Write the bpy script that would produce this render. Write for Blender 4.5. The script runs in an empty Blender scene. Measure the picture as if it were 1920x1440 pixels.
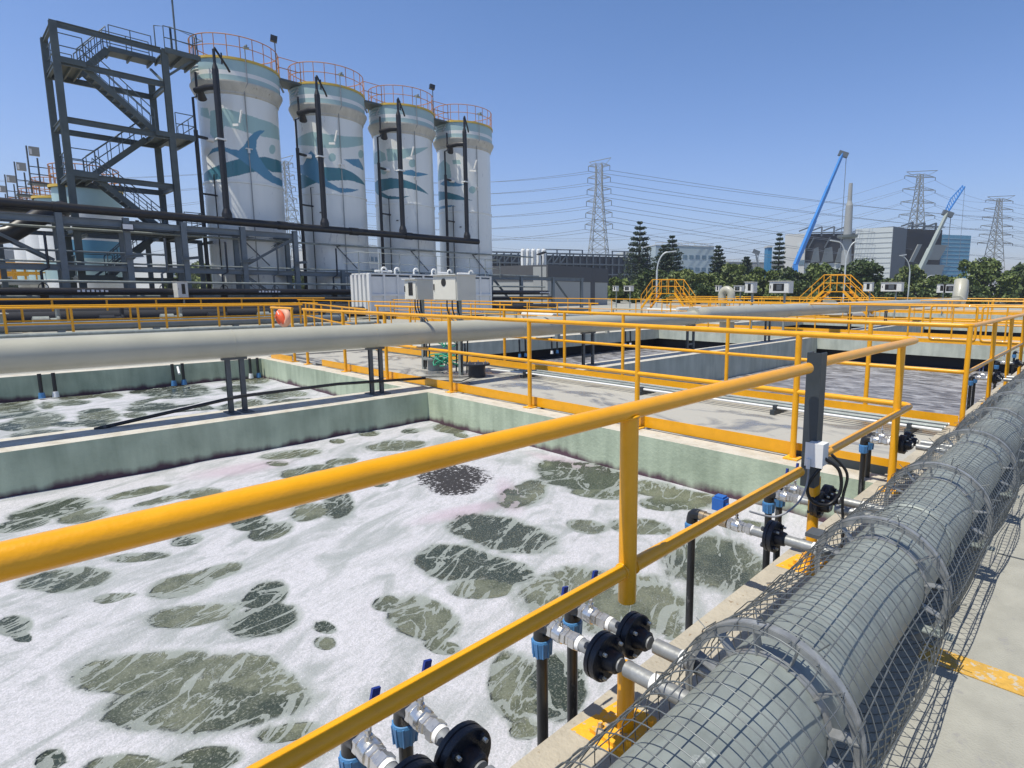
import bpy, bmesh, math, random
import numpy as np
from mathutils import Vector, Matrix
random.seed(7); rng = np.random.RandomState(11)
sc = bpy.context.scene
PI = math.pi

# ------------------------------------------------------------------ camera, light, exposure
F_PX, CX, CY, CAM_H = 1092.94, 1104.31, 705.16, 1.45
RIGHT = Vector((0.74600558, 0.66593134, 0.00333619))
DOWN = Vector((0.09652443, -0.10317135, -0.98996904))
FWD = Vector((-0.65890721, 0.73884445, -0.14124505))
cam_data = bpy.data.cameras.new('camera')
cam = bpy.data.objects.new('camera', cam_data)
sc.collection.objects.link(cam)
m = Matrix.Identity(4)
for i, v in enumerate((RIGHT, -DOWN, -FWD)):
    for j in range(3): m[j][i] = v[j]
m.translation = Vector((0, 0, CAM_H))
cam.matrix_world = m
cam_data.sensor_width = 36.0
cam_data.lens = F_PX / 1920 * 36.0
cam_data.shift_x = (960 - CX) / 1920
cam_data.shift_y = (CY - 720) / 1920
cam_data.clip_start = 0.05
cam_data.clip_end = 5000
sc.camera = cam

SUN_TO = Vector((-0.07, -0.40, 1.0)).normalized()      # towards the sun, nearly overhead
world = bpy.data.worlds.new('World'); sc.world = world; world.use_nodes = True
wn = world.node_tree; wn.nodes.clear()
sky = wn.nodes.new('ShaderNodeTexSky'); sky.sky_type = 'NISHITA'; sky.sun_disc = False
sky.sun_elevation = math.asin(SUN_TO.z)
sky.sun_rotation = math.atan2(SUN_TO.x, SUN_TO.y)
sky.altitude = 0; sky.air_density = 1.25; sky.dust_density = 0.8; sky.ozone_density = 3.5
bg = wn.nodes.new('ShaderNodeBackground'); bg.inputs['Strength'].default_value = 0.108
wo = wn.nodes.new('ShaderNodeOutputWorld')
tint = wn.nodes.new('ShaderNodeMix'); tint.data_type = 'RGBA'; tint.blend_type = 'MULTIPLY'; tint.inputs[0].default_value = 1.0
wt = wn.nodes.new('ShaderNodeTexCoord'); ws = wn.nodes.new('ShaderNodeSeparateXYZ'); wn.links.new(wt.outputs['Generated'], ws.inputs[0])
wr = wn.nodes.new('ShaderNodeMapRange'); wr.inputs[1].default_value = 0.0; wr.inputs[2].default_value = 0.42; wn.links.new(ws.outputs[2], wr.inputs[0])
wnz = wn.nodes.new('ShaderNodeTexNoise'); wnz.inputs['Scale'].default_value = 1.6; wnz.inputs['Detail'].default_value = 3; wn.links.new(wt.outputs['Generated'], wnz.inputs['Vector'])
wm = wn.nodes.new('ShaderNodeMath'); wm.operation = 'MULTIPLY_ADD'; wm.inputs[1].default_value = 0.35; wn.links.new(wnz.outputs[0], wm.inputs[0])
wm2 = wn.nodes.new('ShaderNodeMath'); wm2.operation = 'SUBTRACT'; wm2.use_clamp = True; wn.links.new(wr.outputs[0], wm.inputs[2]); wn.links.new(wm.outputs[0], wm2.inputs[0]); wm2.inputs[1].default_value = 0.17
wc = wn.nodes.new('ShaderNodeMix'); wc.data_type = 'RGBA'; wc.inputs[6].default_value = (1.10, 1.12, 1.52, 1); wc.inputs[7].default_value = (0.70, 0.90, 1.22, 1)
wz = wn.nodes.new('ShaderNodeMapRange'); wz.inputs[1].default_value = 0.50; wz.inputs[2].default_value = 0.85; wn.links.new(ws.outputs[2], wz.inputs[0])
wc2 = wn.nodes.new('ShaderNodeMix'); wc2.data_type = 'RGBA'; wc2.inputs[7].default_value = (0.42, 0.47, 0.58, 1)      # darkened towards the unseen zenith to cut the ambient fill
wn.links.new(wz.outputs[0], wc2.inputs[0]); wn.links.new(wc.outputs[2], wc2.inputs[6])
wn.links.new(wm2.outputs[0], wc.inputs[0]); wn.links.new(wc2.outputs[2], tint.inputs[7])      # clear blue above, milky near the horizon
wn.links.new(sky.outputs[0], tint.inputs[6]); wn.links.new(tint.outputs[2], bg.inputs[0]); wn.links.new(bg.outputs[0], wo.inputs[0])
sd = bpy.data.lights.new('sun', 'SUN'); sd.energy = 5.0; sd.angle = math.radians(0.5); sd.color = (1.0, 0.95, 0.84)
sun = bpy.data.objects.new('sun', sd); sc.collection.objects.link(sun)
sun.rotation_euler = SUN_TO.to_track_quat('Z', 'Y').to_euler()
sun.location = (0, 0, 30)
sc.view_settings.view_transform = 'Standard'; sc.view_settings.look = 'None'
sc.view_settings.exposure = 0.08; sc.view_settings.gamma = 1.0
sc.render.engine = 'CYCLES'
sc.cycles.max_bounces = 6; sc.cycles.diffuse_bounces = 2

# ------------------------------------------------------------------ materials
def mat(name, col, rough=0.6, metal=0.0, vary=0.12, scale=6.0, bump=0.0, bscale=60.0, col2=None, spots=None, coat=0.0, stretch=(1, 1, 1)):
    """procedural painted / metal / mineral surface: large mottling, fine grain, optional blotches and bump"""
    mt = bpy.data.materials.new(name); mt.use_nodes = True
    nt = mt.node_tree; N = nt.nodes; L = nt.links
    b = N['Principled BSDF']
    b.inputs['Roughness'].default_value = rough; b.inputs['Metallic'].default_value = metal
    b.inputs['Coat Weight'].default_value = coat
    geo = N.new('ShaderNodeNewGeometry')
    mp = N.new('ShaderNodeMapping'); mp.inputs['Scale'].default_value = stretch
    L.new(geo.outputs['Position'], mp.inputs[0])
    n1 = N.new('ShaderNodeTexNoise'); n1.inputs['Scale'].default_value = scale; n1.inputs['Detail'].default_value = 6; n1.inputs['Roughness'].default_value = 0.65
    L.new(mp.outputs[0], n1.inputs['Vector'])
    ramp = N.new('ShaderNodeMapRange'); ramp.inputs[1].default_value = 0.3; ramp.inputs[2].default_value = 0.7
    L.new(n1.outputs[0], ramp.inputs[0])
    mx = N.new('ShaderNodeMix'); mx.data_type = 'RGBA'
    c2 = col2 if col2 else tuple(min(1, c * (1 + vary)) for c in col)
    c1 = col if col2 else tuple(c * (1 - vary) for c in col)
    mx.inputs[6].default_value = (*c1, 1); mx.inputs[7].default_value = (*c2, 1)
    L.new(ramp.outputs[0], mx.inputs[0])
    out = mx.outputs[2]
    if spots:
        sc_, thr, scol = spots
        n2 = N.new('ShaderNodeTexNoise'); n2.inputs['Scale'].default_value = sc_; n2.inputs['Detail'].default_value = 8; n2.inputs['Roughness'].default_value = 0.7
        L.new(mp.outputs[0], n2.inputs['Vector'])
        r2 = N.new('ShaderNodeMapRange'); r2.inputs[1].default_value = thr; r2.inputs[2].default_value = thr + 0.04
        L.new(n2.outputs[0], r2.inputs[0])
        m2 = N.new('ShaderNodeMix'); m2.data_type = 'RGBA'; m2.inputs[7].default_value = (*scol, 1)
        L.new(r2.outputs[0], m2.inputs[0]); L.new(out, m2.inputs[6]); out = m2.outputs[2]
    L.new(out, b.inputs['Base Color'])
    rr = N.new('ShaderNodeMapRange'); rr.inputs[3].default_value = max(0.02, rough - 0.1); rr.inputs[4].default_value = min(1, rough + 0.12)
    L.new(n1.outputs[0], rr.inputs[0]); L.new(rr.outputs[0], b.inputs['Roughness'])
    if bump:
        n3 = N.new('ShaderNodeTexNoise'); n3.inputs['Scale'].default_value = bscale; n3.inputs['Detail'].default_value = 4
        L.new(geo.outputs['Position'], n3.inputs['Vector'])
        bp = N.new('ShaderNodeBump'); bp.inputs['Strength'].default_value = bump; bp.inputs['Distance'].default_value = 0.02
        L.new(n3.outputs[0], bp.inputs['Height']); L.new(bp.outputs[0], b.inputs['Normal'])
    return mt

M = {}
M['yellow'] = mat('yellow_paint', (0.80, 0.365, 0.003), 0.34, vary=0.08, scale=9, bump=0.06, bscale=150, coat=0.2, spots=(34, 0.675, (0.25, 0.13, 0.03)))
M['yellow_old'] = mat('faded_yellow_paint', (0.62, 0.34, 0.06), 0.6, vary=0.15, scale=5, bump=0.1, spots=(18, 0.62, (0.42, 0.37, 0.27)))
M['yellow_stain'] = mat('yellow_paint_on_concrete', (0.8, 0.4, 0.02), 0.7, vary=0.12, scale=14, bump=0.2, spots=(26, 0.57, (0.4, 0.36, 0.3)))
M['galv'] = mat('galvanized_steel', (0.255, 0.285, 0.27), 0.48, 0.2, vary=0.22, scale=6, bump=0.06, bscale=25, spots=(9, 0.63, (0.42, 0.45, 0.43)))
M['galv_pipe'] = mat('galvanized_small_pipe', (0.30, 0.31, 0.31), 0.42, 0.4, vary=0.25, scale=22, bump=0.05)
M['wire'] = mat('galvanized_wire', (0.17, 0.185, 0.19), 0.42, 0.5, vary=0.25, scale=20)
M['black_pipe'] = mat('black_plastic_pipe', (0.013, 0.014, 0.016), 0.35, vary=0.3, scale=30, spots=(16, 0.60, (0.10, 0.10, 0.10)), stretch=(1, 1, 0.35))
M['black_iron'] = mat('black_cast_flange', (0.014, 0.017, 0.024), 0.42, vary=0.3, scale=40, bump=0.15, bscale=120)
M['black_paint'] = mat('black_painted_pipe', (0.012, 0.012, 0.015), 0.4, vary=0.3, scale=3)
M['blue_plastic'] = mat('blue_plastic_nut', (0.06, 0.20, 0.42), 0.45, vary=0.1, scale=30)
M['blue_grip'] = mat('dark_blue_grip', (0.01, 0.03, 0.22), 0.4, vary=0.1, scale=30)
M['blue_valve'] = mat('blue_actuator', (0.02, 0.12, 0.42), 0.4, vary=0.1, scale=30)
M['nickel'] = mat('nickel_plated_brass', (0.62, 0.61, 0.58), 0.28, 0.85, vary=0.1, scale=40, bump=0.04)
M['brass'] = mat('brass', (0.42, 0.33, 0.22), 0.35, 0.8, vary=0.15, scale=40)
M['white_plastic'] = mat('white_plastic', (0.74, 0.74, 0.72), 0.4, vary=0.04, scale=20)
M['tape'] = mat('white_thread_tape', (0.8, 0.8, 0.78), 0.6, vary=0.05, scale=60)
M['cable'] = mat('black_cable', (0.012, 0.012, 0.013), 0.4, vary=0.2, scale=30)
M['cable_grey'] = mat('grey_cable', (0.3, 0.31, 0.33), 0.5, vary=0.1, scale=30)
M['dark_steel'] = mat('dark_grey_painted_channel', (0.045, 0.055, 0.062), 0.45, 0.2, vary=0.15, scale=9, spots=(7, 0.71, (0.6, 0.3, 0.02)))
M['support'] = mat('grey_support_steel', (0.11, 0.12, 0.125), 0.5, 0.3, vary=0.2, scale=9)
M['rack'] = mat('galvanized_structural_steel', (0.155, 0.185, 0.205), 0.55, 0.15, vary=0.2, scale=1.6, bump=0.03)
M['tower'] = mat('weathered_dark_structural_steel', (0.085, 0.105, 0.105), 0.55, 0.1, vary=0.25, scale=1.3)
M['tower_rail'] = mat('stair_handrail_steel', (0.10, 0.13, 0.15), 0.5, 0.2, vary=0.2, scale=3)
M['pipe_cream'] = mat('off_white_painted_pipe', (0.41, 0.40, 0.325), 0.38, vary=0.08, scale=2.2, bump=0.03, bscale=18, coat=0.2, spots=(8, 0.70, (0.33, 0.31, 0.26)))
M['coping'] = mat('weathered_concrete_coping', (0.41, 0.37, 0.295), 0.85, vary=0.14, scale=7, bump=0.35, bscale=55, spots=(17, 0.61, (0.24, 0.17, 0.10)))
M['walk'] = mat('walkway_concrete', (0.33, 0.325, 0.285), 0.85, vary=0.13, scale=5.5, bump=0.3, bscale=120, spots=(6.5, 0.60, (0.29, 0.285, 0.265)))
M['wall_top'] = mat('pale_wall_top_concrete', (0.62, 0.61, 0.56), 0.8, vary=0.07, scale=4, bump=0.2, spots=(9, 0.66, (0.42, 0.39, 0.33)))
M['box'] = mat('beige_enclosure_paint', (0.66, 0.64, 0.55), 0.4, vary=0.04, scale=6)
M['box_white'] = mat('white_enclosure_paint', (0.66, 0.66, 0.62), 0.4, vary=0.04, scale=6)
M['black'] = mat('black_window', (0.008, 0.009, 0.01), 0.2, vary=0.1)
M['screen'] = mat('grey_instrument_face', (0.08, 0.09, 0.10), 0.3, vary=0.1)
M['green_rope'] = mat('green_rope', (0.04, 0.30, 0.18), 0.8, vary=0.2, scale=40)
M['orange'] = mat('faded_orange_life_ring', (0.75, 0.10, 0.03), 0.6, vary=0.15, scale=6)
M['orange_pale'] = mat('sun_bleached_ring_band', (0.72, 0.38, 0.25), 0.6, vary=0.1, scale=6)
M['white_tank'] = mat('white_fibreglass', (0.72, 0.73, 0.72), 0.5, vary=0.06, scale=1.2)
M['tank_rail'] = mat('rusty_orange_tank_rail', (0.42, 0.20, 0.09), 0.6, vary=0.2, scale=3)
M['tank_deck'] = mat('yellow_deck_edge', (0.62, 0.42, 0.07), 0.55, vary=0.1, scale=3)
M['white_mount'] = mat('white_bracket', (0.75, 0.75, 0.73), 0.4, vary=0.05)
M['bark'] = mat('bark', (0.09, 0.07, 0.05), 0.9, vary=0.3, scale=5)
M['earth'] = mat('far_ground', (0.16, 0.16, 0.12), 0.95, vary=0.3, scale=0.05)
M['road_line'] = mat('worn_yellow_floor_line', (0.56, 0.33, 0.06), 0.75, vary=0.18, scale=14, bump=0.3, spots=(26, 0.545, (0.47, 0.42, 0.33)))
M['pylon'] = mat('pylon_steel', (0.27, 0.27, 0.24), 0.6, 0.1, vary=0.1, scale=0.3)
M['powerline'] = mat('power_line', (0.16, 0.19, 0.24), 0.6, vary=0.05)
M['lamp_pole'] = mat('pale_lamp_pole', (0.52, 0.55, 0.55), 0.45, 0.2, vary=0.05)
M['crane_blue'] = mat('crane_blue', (0.05, 0.23, 0.60), 0.45, vary=0.08, scale=0.3)
M['crane_grey'] = mat('crane_grey', (0.28, 0.32, 0.30), 0.5, vary=0.08, scale=0.3)
M['clad_light'] = mat('light_grey_cladding', (0.60, 0.64, 0.63), 0.6, vary=0.05, scale=0.1)
M['clad_dark'] = mat('dark_grey_cladding', (0.13, 0.145, 0.16), 0.6, vary=0.06, scale=0.1)
M['clad_blue'] = mat('blue_cladding', (0.10, 0.28, 0.42), 0.55, vary=0.08, scale=0.1)
M['clad_white'] = mat('white_cladding', (0.60, 0.60, 0.57), 0.6, vary=0.04, scale=0.1)
M['interior_dark'] = mat('dark_interior', (0.012, 0.014, 0.02), 0.8, vary=0.3, scale=0.2)  # near-black paint stands in for shade inside openings; also colours black pipes
M['factory'] = mat('far_factory_wall', (0.42, 0.50, 0.53), 0.6, vary=0.05, scale=0.1)
M['factory_glass'] = mat('far_factory_windows', (0.14, 0.22, 0.28), 0.25, vary=0.15, scale=0.3)
M['hall_dark'] = mat('dark_blue_glass_hall', (0.02, 0.028, 0.045), 0.3, vary=0.4, scale=0.15)
M['hall_frame'] = mat('hall_frame_steel', (0.10, 0.12, 0.14), 0.5, vary=0.1)
M['wall_dark'] = mat('dark_grey_render', (0.075, 0.078, 0.085), 0.7, vary=0.06, scale=0.5)
M['wall_mid'] = mat('mid_grey_render', (0.33, 0.34, 0.33), 0.7, vary=0.05, scale=0.5)
M['red'] = mat('faded_red', (0.45, 0.07, 0.03), 0.6, vary=0.1)
M['blue_sign'] = mat('blue_sign', (0.03, 0.22, 0.42), 0.5, vary=0.05)
M['sticker'] = mat('white_lettering', (0.8, 0.8, 0.8), 0.5, vary=0.02)

def wallmat(name, light, dark, stain_h):
    """painted basin wall: vertical streaks, chalky patches, purple-black tide band just above the water"""
    mt = bpy.data.materials.new(name); mt.use_nodes = True
    nt = mt.node_tree; N = nt.nodes; L = nt.links; b = N['Principled BSDF']; b.inputs['Roughness'].default_value = 0.75
    geo = N.new('ShaderNodeNewGeometry'); sep = N.new('ShaderNodeSeparateXYZ'); L.new(geo.outputs['Position'], sep.inputs[0])
    mp = N.new('ShaderNodeMapping'); mp.inputs['Scale'].default_value = (1, 1, 0.16); L.new(geo.outputs['Position'], mp.inputs[0])
    n1 = N.new('ShaderNodeTexNoise'); n1.inputs['Scale'].default_value = 7; n1.inputs['Detail'].default_value = 7; L.new(mp.outputs[0], n1.inputs['Vector'])
    n2 = N.new('ShaderNodeTexNoise'); n2.inputs['Scale'].default_value = 2.2; n2.inputs['Detail'].default_value = 5; L.new(geo.outputs['Position'], n2.inputs['Vector'])
    ad = N.new('ShaderNodeMath'); ad.operation = 'ADD'; L.new(n1.outputs[0], ad.inputs[0]); L.new(n2.outputs[0], ad.inputs[1])
    r = N.new('ShaderNodeMapRange'); r.inputs[1].default_value = 0.75; r.inputs[2].default_value = 1.25; L.new(ad.outputs[0], r.inputs[0])
    mx = N.new('ShaderNodeMix'); mx.data_type = 'RGBA'; mx.inputs[6].default_value = (*dark, 1); mx.inputs[7].default_value = (*light, 1)
    L.new(r.outputs[0], mx.inputs[0])
    # tide stain
    n3 = N.new('ShaderNodeTexNoise'); n3.inputs['Scale'].default_value = 5; n3.inputs['Detail'].default_value = 8; n3.inputs['Roughness'].default_value = 0.7
    L.new(geo.outputs['Position'], n3.inputs['Vector'])
    mu = N.new('ShaderNodeMath'); mu.operation = 'MULTIPLY_ADD'; mu.inputs[1].default_value = 0.15; L.new(ad.outputs[0], mu.inputs[0]); L.new(sep.outputs[2], mu.inputs[2])
    r3 = N.new('ShaderNodeMapRange'); r3.inputs[1].default_value = stain_h + 0.165; r3.inputs[2].default_value = stain_h + 0.235; r3.inputs[3].default_value = 1; r3.inputs[4].default_value = 0
    L.new(mu.outputs[0], r3.inputs[0])
    m3 = N.new('ShaderNodeMix'); m3.data_type = 'RGBA'; m3.inputs[7].default_value = (0.085, 0.045, 0.06, 1)
    L.new(r3.outputs[0], m3.inputs[0]); L.new(mx.outputs[2], m3.inputs[6])
    # top of the wall bare pale concrete
    nz = N.new('ShaderNodeSeparateXYZ'); L.new(geo.outputs['Normal'], nz.inputs[0])
    gt = N.new('ShaderNodeMath'); gt.operation = 'GREATER_THAN'; gt.inputs[1].default_value = 0.7; L.new(nz.outputs[2], gt.inputs[0])
    m4 = N.new('ShaderNodeMix'); m4.data_type = 'RGBA'
    tp = N.new('ShaderNodeMix'); tp.data_type = 'RGBA'; tp.inputs[6].default_value = (0.42, 0.38, 0.30, 1); tp.inputs[7].default_value = (0.55, 0.52, 0.45, 1)
    r4 = N.new('ShaderNodeMapRange'); r4.inputs[1].default_value = 0.35; r4.inputs[2].default_value = 0.55; L.new(n3.outputs[0], r4.inputs[0]); L.new(r4.outputs[0], tp.inputs[0])
    L.new(gt.outputs[0], m4.inputs[0]); L.new(m3.outputs[2], m4.inputs[6]); L.new(tp.outputs[2], m4.inputs[7])
    L.new(m4.outputs[2], b.inputs['Base Color'])
    bp = N.new('ShaderNodeBump'); bp.inputs['Strength'].default_value = 0.25; bp.inputs['Distance'].default_value = 0.02
    n5 = N.new('ShaderNodeTexNoise'); n5.inputs['Scale'].default_value = 30; n5.inputs['Detail'].default_value = 5; L.new(geo.outputs['Position'], n5.inputs['Vector'])
    L.new(n5.outputs[0], bp.inputs['Height']); L.new(bp.outputs[0], b.inputs['Normal'])
    return mt
M['wall_green'] = wallmat('pale_green_basin_paint', (0.46, 0.53, 0.39), (0.29, 0.345, 0.25), -0.42)
M['wall_pale'] = wallmat('pale_grey_green_basin_paint', (0.50, 0.53, 0.45), (0.36, 0.39, 0.33), -1.1)

def slabmat():
    mt = mat('wet_channel_roof_concrete', (0.5, 0.5, 0.48), 0.7, vary=0.06, scale=1.2, bump=0.15, bscale=60)
    nt = mt.node_tree; N = nt.nodes; L = nt.links; b = N['Principled BSDF']
    geo = N.new('ShaderNodeNewGeometry'); mp = N.new('ShaderNodeMapping'); mp.inputs['Scale'].default_value = (0.8, 1.5, 1)
    L.new(geo.outputs['Position'], mp.inputs[0])
    n = N.new('ShaderNodeTexNoise'); n.inputs['Scale'].default_value = 0.9; n.inputs['Detail'].default_value = 9; n.inputs['Roughness'].default_value = 0.6; n.inputs['Distortion'].default_value = 1.4
    L.new(mp.outputs[0], n.inputs['Vector'])
    r = N.new('ShaderNodeMapRange'); r.inputs[1].default_value = 0.49; r.inputs[2].default_value = 0.585; L.new(n.outputs[0], r.inputs[0])
    m = N.new('ShaderNodeMix'); m.data_type = 'RGBA'; m.inputs[6].default_value = (0.40, 0.385, 0.34, 1); m.inputs[7].default_value = (0.19, 0.19, 0.185, 1)
    L.new(r.outputs[0], m.inputs[0]); L.new(m.outputs[2], b.inputs['Base Color'])
    r2 = N.new('ShaderNodeMapRange'); r2.inputs[1].default_value = 0.5; r2.inputs[2].default_value = 0.62; r2.inputs[3].default_value = 0.7; r2.inputs[4].default_value = 0.15
    L.new(n.outputs[0], r2.inputs[0]); L.new(r2.outputs[0], b.inputs['Roughness'])
    return mt
M['slab'] = slabmat()

def foammat():
    """aerated liquid: an opaque foam blanket with torn oval gaps showing olive bubbling liquor"""
    mt = bpy.data.materials.new('foam_on_liquor'); mt.use_nodes = True
    nt = mt.node_tree; N = nt.nodes; L = nt.links; b = N['Principled BSDF']
    def node(t, **kw):
        n = N.new(t)
        for k, v in kw.items(): setattr(n, k, v)
        return n
    def math_(op, a, b_=None, c=None, clamp=False):
        n = node('ShaderNodeMath', operation=op, use_clamp=clamp)
        for i, v in enumerate((a, b_, c)):
            if v is None: continue
            if isinstance(v, (int, float)): n.inputs[i].default_value = v
            else: L.new(v, n.inputs[i])
        return n.outputs[0]
    def rng_(v, a, b_, c=0.0, d=1.0):
        n = node('ShaderNodeMapRange', interpolation_type='SMOOTHSTEP')
        for i, x in enumerate((a, b_, c, d)): n.inputs[i + 1].default_value = x
        L.new(v, n.inputs[0]); return n.outputs[0]
    def noise(scale, det=5, rough=0.6, dist=0.0, vec=None):
        n = node('ShaderNodeTexNoise'); n.inputs['Scale'].default_value = scale; n.inputs['Detail'].default_value = det
        n.inputs['Roughness'].default_value = rough; n.inputs['Distortion'].default_value = dist
        L.new(vec if vec else P, n.inputs['Vector']); return n.outputs[0]
    def mix(f, a, b_):
        n = node('ShaderNodeMix', data_type='RGBA')
        if isinstance(f, float): n.inputs[0].default_value = f
        else: L.new(f, n.inputs[0])
        for i, v in ((6, a), (7, b_)):
            if isinstance(v, tuple): n.inputs[i].default_value = (*v, 1)
            else: L.new(v, n.inputs[i])
        return n.outputs[2]
    geo = node('ShaderNodeNewGeometry'); P = geo.outputs['Position']
    at = node('ShaderNodeAttribute', attribute_name='gaps'); sp = node('ShaderNodeSeparateColor'); L.new(at.outputs['Color'], sp.inputs[0])
    gap, pink, scum = sp.outputs[0], sp.outputs[1], sp.outputs[2]
    mp0 = node('ShaderNodeMapping'); mp0.vector_type = 'TEXTURE'; mp0.inputs['Rotation'].default_value = (0, 0, 2.0); mp0.inputs['Scale'].default_value = (1.5, 0.65, 1)
    L.new(P, mp0.inputs[0])
    warp = noise(3.2, 7, 0.62)
    frag = math_('SUBTRACT', noise(9, 5, 0.6, 0.3, mp0.outputs[0]), 0.5)
    g = math_('MULTIPLY_ADD', frag, 0.34, math_('MULTIPLY_ADD', math_('SUBTRACT', warp, 0.5), 0.62, gap))
    open_ = rng_(g, 0.19, 0.33)
    # torn foam threads across each gap, drawn out with the flow
    mp = node('ShaderNodeMapping'); mp.vector_type = 'TEXTURE'; mp.inputs['Rotation'].default_value = (0, 0, 2.0); mp.inputs['Scale'].default_value = (1.45, 0.58, 1)
    L.new(P, mp.inputs[0])
    v1 = math_('ABSOLUTE', math_('SUBTRACT', noise(2.4, 4, 0.55, 1.1, mp.outputs[0]), 0.5))
    v2 = math_('ABSOLUTE', math_('SUBTRACT', noise(6.0, 5, 0.6, 0.9, mp.outputs[0]), 0.5))
    thr = rng_(gap, 0.15, 1.0, 0.040, 0.014)
    t1 = math_('LESS_THAN', v1, thr); t2 = math_('LESS_THAN', v2, math_('MULTIPLY', thr, 0.45))
    thread = math_('MAXIMUM', t1, math_('MULTIPLY', t2, rng_(noise(2.1), 0.45, 0.6)))
    specks = rng_(noise(60, 3, 0.6), 0.60, 0.64)
    thread = math_('MAXIMUM', thread, math_('MULTIPLY', specks, 0.35))
    water = math_('MULTIPLY', open_, math_('SUBTRACT', 1.0, math_('MULTIPLY', thread, 0.85)))
    # speckled dark scum spot
    sn = rng_(math_('MULTIPLY_ADD', scum, 0.16, noise(26, 5, 0.72)), 0.50, 0.56)
    sc1 = math_('MULTIPLY', rng_(math_('MULTIPLY_ADD', math_('SUBTRACT', noise(7), 0.5), 0.9, scum), 0.12, 0.35), sn)
    lw = noise(6, 6, 0.65)
    wcol = mix(rng_(lw, 0.35, 0.65), (0.085, 0.095, 0.06), (0.16, 0.17, 0.115))
    wcol = mix(rng_(math_('ADD', at.outputs['Alpha'], math_('MULTIPLY', math_('SUBTRACT', noise(2.2, 3), 0.5), 0.9)), 0.35, 0.65), (0.034, 0.044, 0.030), wcol)
    wcol = mix(rng_(noise(95, 3, 0.6), 0.5, 0.74), wcol, (0.24, 0.25, 0.20))
    fn = noise(2.2, 8, 0.62, 1.0, mp0.outputs[0])
    fcol = mix(rng_(fn, 0.34, 0.56), (0.325, 0.345, 0.345), (0.56, 0.55, 0.585))
    fcol = mix(rng_(g, 0.0, 0.30), fcol, (0.27, 0.30, 0.275))
    fcol = mix(rng_(noise(26, 6, 0.7, 0.3, mp0.outputs[0]), 0.42, 0.66, 0.0, 0.4), fcol, (0.29, 0.31, 0.305))
    fcol = mix(rng_(noise(170, 2, 0.6), 0.66, 0.74), fcol, (0.92, 0.94, 0.96))  # fine near-white specks paint sparkle onto the froth
    fcol = mix(rng_(noise(120, 3, 0.7), 0.42, 0.62, 0.0, 0.4), fcol, (0.22, 0.24, 0.245))
    fcol = mix(math_('MULTIPLY', pink, 0.5), fcol, (0.42, 0.31, 0.38))
    col = mix(water, fcol, wcol)
    col = mix(sc1, col, (0.03, 0.028, 0.03))
    L.new(col, b.inputs['Base Color'])
    L.new(rng_(water, 0, 1, 0.75, 0.22), b.inputs['Roughness'])
    b.inputs['Specular IOR Level'].default_value = 0.4
    # relief: frothy blanket stands above the liquid
    hb = math_('ADD', math_('MULTIPLY', noise(9, 6, 0.65), 0.35), math_('MULTIPLY', noise(70, 5, 0.75), 0.16))
    hb = math_('MULTIPLY', hb, rng_(water, 0, 1, 1.0, 0.25))
    hb = math_('ADD', hb, math_('MULTIPLY', water, -0.45))
    bp = node('ShaderNodeBump'); bp.inputs['Strength'].default_value = 0.9; bp.inputs['Distance'].default_value = 0.03
    L.new(hb, bp.inputs['Height']); L.new(bp.outputs[0], b.inputs['Normal'])
    return mt
M['foam'] = foammat()

def churnmat():
    mt = mat('churning_mauve_liquor', (0.2, 0.2, 0.2), 0.25)
    nt = mt.node_tree; N = nt.nodes; L = nt.links; b = N['Principled BSDF']
    geo = N.new('ShaderNodeNewGeometry'); mp = N.new('ShaderNodeMapping'); mp.inputs['Rotation'].default_value = (0, 0, 0.7); mp.inputs['Scale'].default_value = (1.0, 2.4, 1)
    L.new(geo.outputs['Position'], mp.inputs[0])
    n = N.new('ShaderNodeTexNoise'); n.inputs['Scale'].default_value = 1.9; n.inputs['Detail'].default_value = 9; n.inputs['Roughness'].default_value = 0.68; n.inputs['Distortion'].default_value = 0.8
    L.new(mp.outputs[0], n.inputs['Vector'])
    cr = N.new('ShaderNodeValToRGB'); e = cr.color_ramp.elements
    e[0].position = 0.36; e[0].color = (0.052, 0.048, 0.048, 1); e[1].position = 0.62; e[1].color = (0.42, 0.42, 0.43, 1)
    k = e.new(0.47); k.color = (0.18, 0.175, 0.18, 1)
    L.new(n.outputs[0], cr.inputs[0]); L.new(cr.outputs[0], b.inputs['Base Color'])
    bp = N.new('ShaderNodeBump'); bp.inputs['Strength'].default_value = 0.6; bp.inputs['Distance'].default_value = 0.08
    L.new(n.outputs[0], bp.inputs['Height']); L.new(bp.outputs[0], b.inputs['Normal'])
    b.inputs['Roughness'].default_value = 0.35
    for l in list(b.inputs['Roughness'].links): L.remove(l)
    return mt
M['churn'] = churnmat()

def tankmat():
    mt = mat('white_tank_paint', (0.80, 0.81, 0.77), 0.38, vary=0.04, scale=1.2, coat=0.4, spots=(2.4, 0.62, (0.60, 0.61, 0.60)), stretch=(1, 1, .22))
    nt = mt.node_tree; N = nt.nodes; L = nt.links; b = N['Principled BSDF']
    at = N.new('ShaderNodeAttribute'); at.attribute_name = 'paint'
    src = b.inputs['Base Color'].links[0].from_socket
    mx = N.new('ShaderNodeMix'); mx.data_type = 'RGBA'; mx.blend_type = 'MULTIPLY'; mx.inputs[0].default_value = 1
    L.new(src, mx.inputs[6]); L.new(at.outputs['Color'], mx.inputs[7]); L.new(mx.outputs[2], b.inputs['Base Color'])
    return mt
M['tank'] = tankmat()

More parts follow.
